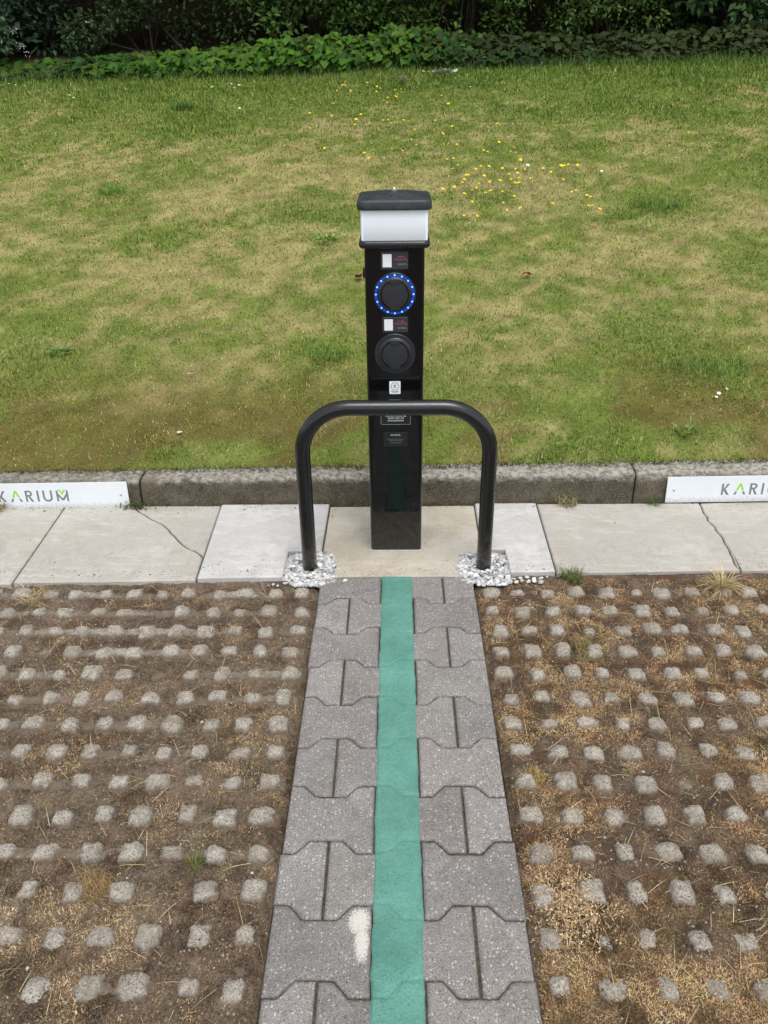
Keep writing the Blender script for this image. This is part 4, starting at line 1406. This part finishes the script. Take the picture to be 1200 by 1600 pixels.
# ------------------------------------------------------------------ flowers and fallen things on the lawn
def flower_mesh(name, npet, rad, wid, cup, col, ccol, stem_h):
    V, F, C = [], [], []
    for k in range(npet):
        a = 2 * math.pi * k / npet; ca, sa = math.cos(a), math.sin(a)
        pts = [(0.0015, 0, 0), (rad * .6, wid * .5, cup * .45), (rad, wid * .28, cup), (rad * 1.04, 0, cup * 1.02), (rad, -wid * .28, cup), (rad * .6, -wid * .5, cup * .45)]
        b = len(V)
        V += [(x * ca - y * sa, x * sa + y * ca, z + stem_h) for x, y, z in pts]; F.append(tuple(range(b, b + 6))); C += [col] * 6
    b = len(V); n = 8; rr = rad * .32
    V += [(rr * math.cos(2 * math.pi * i / n), rr * math.sin(2 * math.pi * i / n), stem_h + .0015) for i in range(n)] + [(0, 0, stem_h + .0045)]
    F += [(b + i, b + (i + 1) % n, b + n) for i in range(n)]; C += [ccol] * (n + 1)
    b = len(V)
    for z in (-.004, stem_h):
        V += [(.0009 * math.cos(2.094 * i), .0009 * math.sin(2.094 * i), z) for i in range(3)]
    F += [(b + i, b + (i + 1) % 3, b + 3 + (i + 1) % 3, b + 3 + i) for i in range(3)]; C += [(.09, .15, .03)] * 6
    me = bpy.data.meshes.new(name); me.from_pydata(V, [], F)
    at = me.color_attributes.new('Col', 'FLOAT_COLOR', 'POINT')
    at.data.foreach_set('color', np.array([(*c, 1) for c in C], np.float32).ravel())
    me.materials.append(M['petal'])
    return me


BUT = [(-0.9, 7.91), (-0.74, 7.65), (-0.53, 7.54), (-0.83, 7.35), (-0.71, 7.23), (-0.53, 6.75), (-0.24, 6.57), (-0.16, 6.44), (-0.54, 8.44), (-0.48, 8.79), (-0.48, 8.58), (-0.45, 8.58), (-0.44, 8.41), (-0.51, 8.1), (-0.54, 7.98), (-0.26, 8.77), (-0.25, 8.69), (-0.17, 8.51), (-0.14, 8.51), (-0.18, 8.38), (-0.1, 8.12), (-0.06, 8.14), (-0.07, 8.05), (-0.02, 8.15), (0.01, 8.27), (0.01, 8.42), (0.05, 8.46), (0.05, 8.36), (-0.28, 7.6), (-0.34, 7.43), (-0.32, 7.31), (-0.22, 7.3), (-0.09, 7.39), (-0.06, 7.5), (-0.04, 7.41), (-0.14, 7.2), (0.05, 7.4), (0.16, 7.17), (0.14, 6.94), (0.17, 6.8), (0.05, 6.68), (-0.01, 6.68), (0.31, 7.33), (0.33, 7.16), (0.34, 6.99), (0.3, 6.82), (0.35, 6.8), (0.42, 8.21), (0.46, 7.84), (0.46, 7.21), (0.46, 6.72), (1.13, 7.71), (1.35, 7.71), (0.84, 7.2), (0.78, 6.73), (0.89, 6.66), (0.87, 6.55), (0.87, 6.49), (0.65, 6.57), (0.67, 6.57), (0.37, 6.41), (0.4, 6.38), (0.45, 6.3), (0.42, 6.23), (0.38, 6.07), (0.4, 5.84), (0.3, 5.78), (0.44, 5.65), (0.48, 5.55), (0.42, 5.3), (0.5, 5.28), (0.56, 6.21), (0.61, 6.24), (0.64, 6.19), (0.52, 6.05), (0.49, 6.03), (0.47, 5.95), (0.45, 5.87), (0.5, 5.76), (0.56, 5.91), (0.54, 5.83), (0.6, 6.02), (0.63, 6.03), (0.64, 5.96), (0.68, 5.89), (0.65, 5.71), (0.73, 5.75), (0.75, 6.2), (0.79, 6.05), (0.8, 5.94), (0.79, 5.83), (0.76, 5.59), (0.68, 5.49), (0.68, 5.4), (0.59, 5.65), (0.89, 6.32), (0.85, 6.16), (0.85, 6.11), (0.91, 6.15), (0.87, 5.96), (0.85, 5.85), (0.92, 5.95), (0.94, 5.98), (0.81, 5.43), (0.98, 5.5), (1.08, 6.34), (1.03, 6.12), (1.08, 6.07), (1.12, 5.94), (1.15, 6.18), (1.21, 6.16), (1.24, 6.18), (1.27, 6.2), (1.38, 6.19), (1.18, 5.72), (1.19, 5.72), (1.25, 5.63), (1.28, 5.62), (1.21, 5.42), (1.26, 5.49), (1.25, 5.35), (2.24, 6.87)]
DAISY = [(-3.08, 8.63), (-3.13, 8.68), (-1.87, 8.93), (-1.83, 8.85), (-1.78, 8.9), (-1.63, 9.06), (-1.58, 8.9), (-1.41, 8.12), (-1.54, 8.97), (-3.93, 9.22), (-3.85, 9.19), (-3.73, 9.12), (-3.99, 9.18), (1.38, 3.29), (1.42, 3.32), (1.36, 3.26), (1.46, 6.18), (0.95, 6.33), (0.28, 9.25), (0.93, 9.2), (1.94, 9.21), (0.33, 9.19), (0.7, 8.55)]
r = random.Random(8)
bme = [flower_mesh('buttercup', 5, .0125, .013, .006, (.88, .66, .01), (.75, .50, .02), .068), flower_mesh('buttercup', 5, .0095, .010, .008, (.86, .66, .02), (.75, .50, .02), .062)]
dme = [flower_mesh('daisy', 13, .0125, .0045, .001, (.82, .82, .80), (.75, .55, .05), .030)]


def scatter(kind, meshes, spots, info):
    for (x, y) in spots:
        o = bpy.data.objects.new(kind, r.choice(meshes)); COL.objects.link(o)
        o.location = (x, y, float(lawn_z(np.array(x), np.array(y))))
        o.rotation_euler = (r.uniform(.1, .6), r.uniform(-.3, .3), r.uniform(-.6, .6))
        o.scale = ((r.uniform(.55, .8) if y < 4 else r.uniform(.72, 1.15)),) * 3
        lab, grp = info(x, y)
        tag(o, lab, kind, grp)


def but_info(x, y):
    if x > 2: return 'lone yellow buttercup far out on the right of the lawn', None
    if y > 7.9 and x < .3: return 'yellow buttercup in the small patch near the hedge, above the post cap', 'buttercups near the hedge'
    if x > 1.0 and y > 7: return 'one of two lone buttercups high on the right lawn', 'pair of lone buttercups'
    if x > .95: return 'yellow buttercup in the thin string right of the dense drift', 'buttercups right of the drift'
    if x > .25 and y < 6.6: return 'yellow buttercup in the dense drift right of the post cap', 'buttercups in the dense drift'
    return 'yellow buttercup thinly strewn over the lawn just above the post cap', 'buttercups strewn above the cap'


def daisy_info(x, y):
    if y < 4: return 'white daisy in the trio low on the lawn above the right sign', 'daisies above the right sign'
    if y < 7: return 'white daisy beside the drift of yellow buttercups', 'daisies beside the buttercups'
    if x < -3.6: return 'white daisy at the foot of the hedge in the left corner', 'daisies in the left corner'
    if x < -3: return 'white daisy of the close pair on the left lawn', 'pair of daisies on the left'
    if x < -1.3: return 'white daisy in front of the large-leaved ivy', 'daisies before the ivy'
    return 'white daisy along the shaded top edge of the lawn, right of centre', 'daisies along the top edge'


scatter('buttercup', bme, BUT, but_info)
scatter('daisy', dme, DAISY, daisy_info)


def fallen_leaf(name, x, y, L, W, col, label, cat, rot=0, seed=1, n=1, lift=.022):
    """Curled dead leaf (or a few crumpled together), a lobed outline with thickness of curl."""
    rr = np.random.default_rng(seed); V, F, C = [], [], []
    for k in range(n):
        a = rot + rr.uniform(-.5, .5) + k * 1.9; ox, oy = (rr.normal(0, L * .25, 2) if k else (0, 0))
        m = 9
        for i in range(m):
            t = i / (m - 1); wv = W * math.sin(math.pi * min(1, t * .96 + .03)) ** .8 * (1 + .35 * rr.uniform(-1, 1))
            for s in (-1, 0, 1):
                px, py = (t - .5) * L, s * wv / 2
                pz = lift + abs(s) * W * .28 + .10 * L * math.sin(t * 5 + k) + rr.uniform(-.002, .002)
                V.append((x + ox + px * math.cos(a) - py * math.sin(a), y + oy + px * math.sin(a) + py * math.cos(a), pz + float(lawn_z(np.array(x), np.array(y)))))
                C.append(np.array(col) * rr.uniform(.7, 1.2))
        b = k * m * 3
        for i in range(m - 1):
            for s in (0, 1):
                q = b + i * 3 + s; F.append((q, q + 1, q + 4, q + 3))
    return tag(mesh_np(name, V, F, mat=M['dull_leaf'], col=np.array(C), loc=(x, y, float(lawn_z(np.array(x), np.array(y))))), label, cat)


fallen_leaf('dead_leaf', .05, 8.84, .19, .055, (.50, .46, .36), 'pale curled dead leaf on the lawn near the hedge', 'dead leaf', .35, 2, 2, .045)
fallen_leaf('dead_leaf', .50, 9.02, .15, .09, (.42, .46, .40), 'crumpled pale grey leaf near the hedge, right of the curled one', 'dead leaf', .2, 3, 4, .045)
fallen_leaf('dead_leaf', .72, 4.51, .062, .022, (.30, .060, .032), 'red-brown fallen leaf on the lawn right of the post', 'dead leaf', 0, 4, 2, .026)
fallen_leaf('dead_leaf', -.205, 4.50, .05, .040, (.22, .10, .045), 'brown crumpled leaf on the lawn just left of the post', 'dead leaf', .5, 5, 3, .024)
fallen_leaf('dead_leaf', -.94, 3.53, .030, .010, (.45, .46, .40), 'tiny pale leaf on the lawn left of the hoop', 'dead leaf', .3, 6, 1, .018)
r_ = np.random.default_rng(44)
v, t_, c_ = stones(np.array([(-.9, 3.08, float(lawn_z(np.array(-.9), np.array(3.08))) + .012)]), [.013], np.array([[.6, .56, .47]]), 9)
tag(mesh_np('pale_stone', v, None, t_, mat=M['stone'], col=c_, loc=(-.9, 3.08, float(lawn_z(np.array(-.9), np.array(3.08))))), 'small pale stone on the lawn left of the hoop', 'stone')


def herb(x, y, n, rad, L, col, label, seed):
    rr = np.random.default_rng(seed)
    rad_ = rad * np.sqrt(rr.random(n)); a = rr.uniform(0, 6.283, n)
    z0 = float(lawn_z(np.array(x), np.array(y)))
    P = np.stack([x + rad_ * np.cos(a), y + rad_ * np.sin(a), z0 + rr.uniform(.005, .03, n)], -1)
    t = np.stack([np.cos(a), np.sin(a), rr.uniform(.1, .8, n)], -1); nm = rr.normal(0, .3, (n, 3)) + [0, 0, 1]
    V, T, C = leaf_diamond(P, t, nm, L * rr.uniform(.6, 1.2, n), L * .4 * rr.uniform(.7, 1.2, n), np.array(col) * rr.uniform(.6, 1.3, (n, 1)))
    tag(mesh_np('weed', V, None, T, mat=M['dull_leaf'], col=C, loc=(x, y, z0)), label, 'weed')


herb(-.41, 5.04, 60, .06, .035, (.20, .34, .08), 'bright green weed on the lawn left of the post lamp', 21)
herb(1.17, 3.02, 26, .035, .035, (.15, .25, .06), 'small leafy weed at the lawn edge above the right kerbstone', 22)
herb(-1.62, 3.75, 16, .03, .05, (.17, .29, .08), 'small leafy weed on the left lawn above the kerb', 23)
tuft('grass_tuft', 1.69, 5.57, float(lawn_z(np.array(1.69), np.array(5.57))), 420, .03, .06, .0045, .17, [(.11, .22, .035), (.14, .24, .04)], (.1, .9), 'dark lush grass tuft on the right of the lawn', 'grass tuft', (.1, .7), seed=31)
tuft('grass_tuft', -.33, 3.72, float(lawn_z(np.array(-.33), np.array(3.72))), 260, .03, .06, .0035, .10, [(.17, .29, .045), (.14, .25, .04)], (.1, .9), 'bright taller grass tuft on the lawn left of the post', 'grass tuft', (.1, .7), seed=32)
tuft('grass_tuft', 1.39, 3.56, float(lawn_z(np.array(1.39), np.array(3.56))), 500, .03, .055, .0035, .20, [(.12, .22, .036), (.15, .24, .045)], (.2, 1.0), 'dark lush grass tuft just above the trio of daisies', 'grass tuft', (.1, .7), seed=33)
tuft('grass_tuft', -2.0, 6.04, float(lawn_z(np.array(-2.0), np.array(6.04))), 180, .03, .055, .0045, .10, [(.14, .27, .04)], (.1, .9), 'small bright grass tuft on the left lawn', 'grass tuft', (.1, .7), seed=34)
tuft('grass_tuft', -1.95, 8.2, float(lawn_z(np.array(-1.95), np.array(8.2))), 220, .05, .11, .006, .10, [(.10, .20, .035)], (.2, 1.1), 'spiky dark grass clump below the large-leaved ivy', 'grass tuft', (.1, .8), seed=35)


# ------------------------------------------------------------------ shrubs, ivy and the trees' shade
def shrub(name, x, y, wx, wy, h, n, leaf, col, label, seed, mat='leaf', lean=-.9, clump=.26, extra=None):
    """Stems from the ground, and leaves gathered in clumps through the crown (denser to the front and low down)."""
    rr = np.random.default_rng(seed); z0 = float(lawn_z(np.array(x), np.array(y)))
    root = tag(empty(name, (x, y, z0)), label, 'shrub', 'shrubs behind the lawn')
    nc = 150
    u = rr.uniform(-1, 1, (nc * 4, 3)); u = u[(np.linalg.norm(u * [1, 1, .92], axis=1) < 1) & (np.linalg.norm(u, axis=1) > .35)][:nc]
    u[:, 2] = (u[:, 2] + 1) / 2
    m2 = rr.random(len(u)) < .50
    u[m2, 2] = rr.uniform(.0, .30, m2.sum()); u[m2, 1] = -np.abs(u[m2, 1])
    cen = np.stack([u[:, 0] * wx, u[:, 1] * wy + lean * u[:, 2] ** 2.2, .08 + u[:, 2] * h], -1)
    mb = MB()
    for k in range(9):
        b = cen[rr.integers(0, len(cen))]; s = rr.normal(0, .14, 2); p0 = Vector((s[0], s[1], -.05)); p2 = Vector(b); p1 = (p0 + p2) / 2 + Vector(rr.normal(0, .15, 3))
        pts = [p0 * (1 - t) ** 2 + p1 * 2 * t * (1 - t) + p2 * t * t for t in np.linspace(0, 1, 9)]
        tube_mesh(mb, pts, list(np.linspace(.014, .004, 9)), 6)
    mb.build('stem', M['bark'], root)
    ci = rr.integers(0, len(cen), n); g_ = rr.normal(0, 1, (n, 3)); g_ *= (clump * rr.random(n) ** .33 / (np.linalg.norm(g_, axis=1) + 1e-6))[:, None]
    g_[:, 2] *= .62
    P = cen[ci] + g_
    P[:, 2] = np.maximum(P[:, 2], .02)
    out = g_ / (np.linalg.norm(g_, axis=1, keepdims=True) + 1e-6)
    t = out * .8 + rr.normal(0, .5, (n, 3)) + [0, -.15, -.25]
    nm = rr.normal(0, .55, (n, 3)) + [0, -.35, .9]
    cv = rr.uniform(.55, 1.35, (len(cen), 1))[ci] * rr.uniform(.7, 1.3, (n, 1))
    up_ = sstep(.9, 1.6, P[:, 2])                     # bigger leaves where only their shade is needed
    L = leaf * rr.uniform(.6, 1.2, n) * (1 + 1.0 * up_)
    V, T, C = leaf_diamond(P, t, nm, L, L * rr.uniform(.42, .62, n), np.array(col) * cv)
    o = mesh_np('foliage', V, None, T, mat=M[mat], parent=root, col=C)
    return root


H = 6.0  # unseen height and overhang added; stands in for trees shading the lawn
shrub('shrub', -4.55, 10.9, 1.15, .95, H, 15000, .085, (.045, .085, .045), 'dark bluish shrub with small white flowers at the left end', 61, 'dull_leaf')
shrub('shrub', -2.75, 11.0, 1.2, .95, H, 15000, .060, (.050, .085, .03), 'very dark small-leaved shrub behind the low end of the ivy', 62)
shrub('shrub', -.95, 11.05, 1.15, .95, H, 15000, .075, (.062, .125, .026), 'dark green shrub directly behind the tall ivy mound', 63)
shrub('shrub', .75, 10.95, 1.15, .95, H, 16000, .062, (.070, .135, .026), 'glossy small-leaved shrub behind the charging post', 64)
shrub('shrub', 2.35, 10.95, 1.1, .95, H, 15000, .058, (.062, .115, .026), 'twiggy olive shrub right of the charging post', 65)
shrub('shrub', 3.95, 11.0, 1.15, .95, H, 12000, .105, (.042, .085, .028), 'broad-leaved very dark shrub towards the right end', 66, 'dull_leaf')
shrub('shrub', 5.7, 11.0, 1.2, .95, H, 8000, .095, (.042, .08, .028), 'dark shrub at the right corner of the lawn', 67, 'dull_leaf')
shrub('shrub', -6.4, 11.0, 1.2, .95, H, 8000, .085, (.028, .05, .02), 'dark shrub past the left corner of the lawn', 68, 'dull_leaf')

# white flowers on the left shrub
r_ = np.random.default_rng(70); n = 60
z0 = float(lawn_z(np.array(-4.2), np.array(9.7)))
P = np.array([(-3.93, 9.72, z0 + .30), (-4.0, 9.75, z0 + .42), (-3.88, 9.7, z0 + .22), (-3.2, 9.85, z0 + .50), (-4.15, 9.8, z0 + .36)])[r_.integers(0, 5, n)] + r_.normal(0, .022, (n, 3))
sh = [o for o in bpy.data.objects if o.get('label', '').startswith('dark bluish')][0]
V, T, C = leaf_diamond(P - np.array(sh.location), r_.normal(size=(n, 3)), r_.normal(0, .3, (n, 3)) + [0, -.6, .8], r_.uniform(.010, .019, n), r_.uniform(.009, .015, n), np.array([.45, .45, .43]) * r_.uniform(.8, 1.1, (n, 1)))
mesh_np('blossom', V, None, T, mat=M['petal'], parent=sh, col=C)


def skylight_screen():  # added row that stops skylight coming through behind the shrubs
    rr = np.random.default_rng(90); n = 24000
    P = np.stack([rr.uniform(-13, 13, n), 13.0 + rr.uniform(-.9, .9, n), rr.uniform(1.6, 8.0, n)], -1)
    P[:, 2] = 1.7 + (P[:, 2] - 1.7) * (.75 + .35 * fbm(P[:, 0] * .5, P[:, 1] * 0, 5, 3))
    t = rr.normal(0, 1, (n, 3)) + [0, -.4, -.3]; nm = rr.normal(0, .6, (n, 3)) + [0, -.5, .7]
    L = rr.uniform(.18, .42, n)
    V, T, C = leaf_diamond(P, t, nm, L, L * .6, np.array([.024, .044, .016]) * rr.uniform(.5, 1.3, (n, 1)))
    root = tag(empty('hedge', (0, 13, 1.9)), 'added tall dark hedge of trees shutting out skylight behind the shrubs', 'hedge')
    mesh_np('foliage', V - np.array([0, 13, 1.9]), None, T, mat=M['dull_leaf'], parent=root, col=C)
    mb = MB()
    for k in range(12):
        x = -12 + 2.2 * k + rr.uniform(-.6, .6)
        tube_mesh(mb, [(x, rr.uniform(-.4, .4), -.3), (x + rr.normal(0, .1), 0, 2), (x + rr.normal(0, .3), 0, 5.2)], [.16, .12, .05], 8)
    mb.build('trunk', M['bark'], root)


skylight_screen()


def ground_ivy():
    rr = np.random.default_rng(95)
    # large heart-shaped leaves in a mound that rises towards the right
    n = 3600
    x = np.where(rr.random(n) < .78, rr.uniform(-3.6, .2, n), np.where(rr.random(n) < .25, rr.uniform(-5.2, -3.6, n), .2 + np.abs(rr.normal(0, .75, n)))); d = rr.random(n)
    hgt = .07 + .05 * sstep(-3.7, -2.6, x) + .11 * sstep(-2.3, -1.2, x) * (0.2 + 1.6 * fbm(x * 2.6, x * 0, 4, 3)) + .05 * sstep(-.9, -.2, x); hgt = (hgt + .10 * (fbm(x * 5, d * 3, 7, 2) - .5)) * (1 - .55 * sstep(.1, 1.2, x))
    y = 9.42 + .03 * x * 0 + d * .85 + .12 * (fbm(x * 1.7, x * 0 + 2, 6, 2) - .5)
    ph = np.sin(np.pi * np.clip(.12 + d * .75, 0, 1))
    z = lawn_z(x, y) + .03 + hgt * ph * rr.uniform(.25, 1.08, n)
    t = np.stack([rr.normal(0, .55, n), rr.normal(-.75, .3, n), rr.normal(-.45, .35, n)], -1)
    nm = np.stack([rr.normal(0, .30, n), rr.normal(-.55, .25, n), rr.normal(.85, .2, n)], -1)
    L = rr.uniform(.060, .115, n)
    c = np.array([.066, .150, .014]) * rr.uniform(.30, 1.10, (n, 1)) * (1 - .60 * sstep(-.3, .9, x))[:, None] * (1 - .4 * sstep(-2.4, -3.4, x))[:, None] + rr.normal(0, .008, (n, 3)) * [1, .6, .3]  # leaf colour goes darker rightward, standing in for shade there
    V, Q, C = leaf_heart(np.stack([x, y, z], -1), t, nm, L, L * rr.uniform(.75, .95, n), np.clip(c, .01, .5))
    parts = [(V, Q, None, C)]
    m = 900; k = rr.integers(0, n, m)
    P = np.stack([x[k], y[k] + .02, lawn_z(x[k], y[k])], -1)
    parts.append(ribbon(P, np.maximum(.04, z[k] - P[:, 2]), np.full(m, .006), rr.uniform(0, 6.28, m), rr.uniform(0, .3, m), rr.uniform(-.2, .3, m), np.tile([[.07, .11, .03]], (m, 1))))
    V, Q, T, C = merge(parts)
    tag(mesh_np('ivy_ground_cover', V, Q, T, mat=M['leaf'], col=C), 'large heart-shaped green leaves mounded along the hedge foot at left', kind='stuff')
    # lower, browner cover on the right
    n = 3800
    x = rr.uniform(.2, 5.2, n); d = rr.random(n); y = 9.55 + d * .8 + .1 * (fbm(x * 1.7, x * 0 + 9, 6, 2) - .5)
    hgt = .10 + .12 * fbm(x * 2.5, x * 0, 8, 2) + .12 * (1 - sstep(.2, 1.0, x))
    z = lawn_z(x, y) + .015 + hgt * np.sin(np.pi * np.clip(.1 + d * .7, 0, 1)) * rr.uniform(.15, 1.1, n)
    t = np.stack([rr.normal(0, .7, n), rr.normal(-.6, .35, n), rr.normal(-.2, .4, n)], -1); nm = np.stack([rr.normal(0, .35, n), rr.normal(-.4, .3, n), rr.normal(.9, .2, n)], -1)
    L = rr.uniform(.045, .10, n); fresh = (rr.random(n) < (1 - sstep(.3, 1.3, x)) * .7)[:, None]
    c = np.where(fresh, np.array([.050, .110, .020]), np.array([.034, .050, .014])) * rr.uniform(.5, 1.3, (n, 1))  # leaf colours lowered to carry the shade at this end
    V, Q, C = leaf_heart(np.stack([x, y, z], -1), t, nm, L, L * rr.uniform(.75, 1.0, n), c)
    tag(mesh_np('low_ground_cover', V, Q, mat=M['dull_leaf'], col=C), 'low olive-brown leaves along the hedge foot at right', kind='stuff')
    # long grass where the mower does not reach
    n = 5200
    x = rr.uniform(-5, 5.4, n); y = 9.35 + rr.normal(.10, .10, n)
    c = np.array([.075, .135, .032]) * rr.uniform(.6, 1.3, (n, 1))
    V, Q, T, C = ribbon(np.stack([x, y, lawn_z(x, y)], -1), rr.uniform(.05, .15, n), rr.uniform(.004, .007, n), rr.uniform(0, 6.28, n), rr.uniform(.05, .7, n), rr.uniform(.1, .9, n), c * .8, c)
    tag(mesh_np('long_grass', V, Q, T, mat=M['grass'], col=C), 'longer uncut grass fringe at the foot of the hedge', kind='stuff')


ground_ivy()
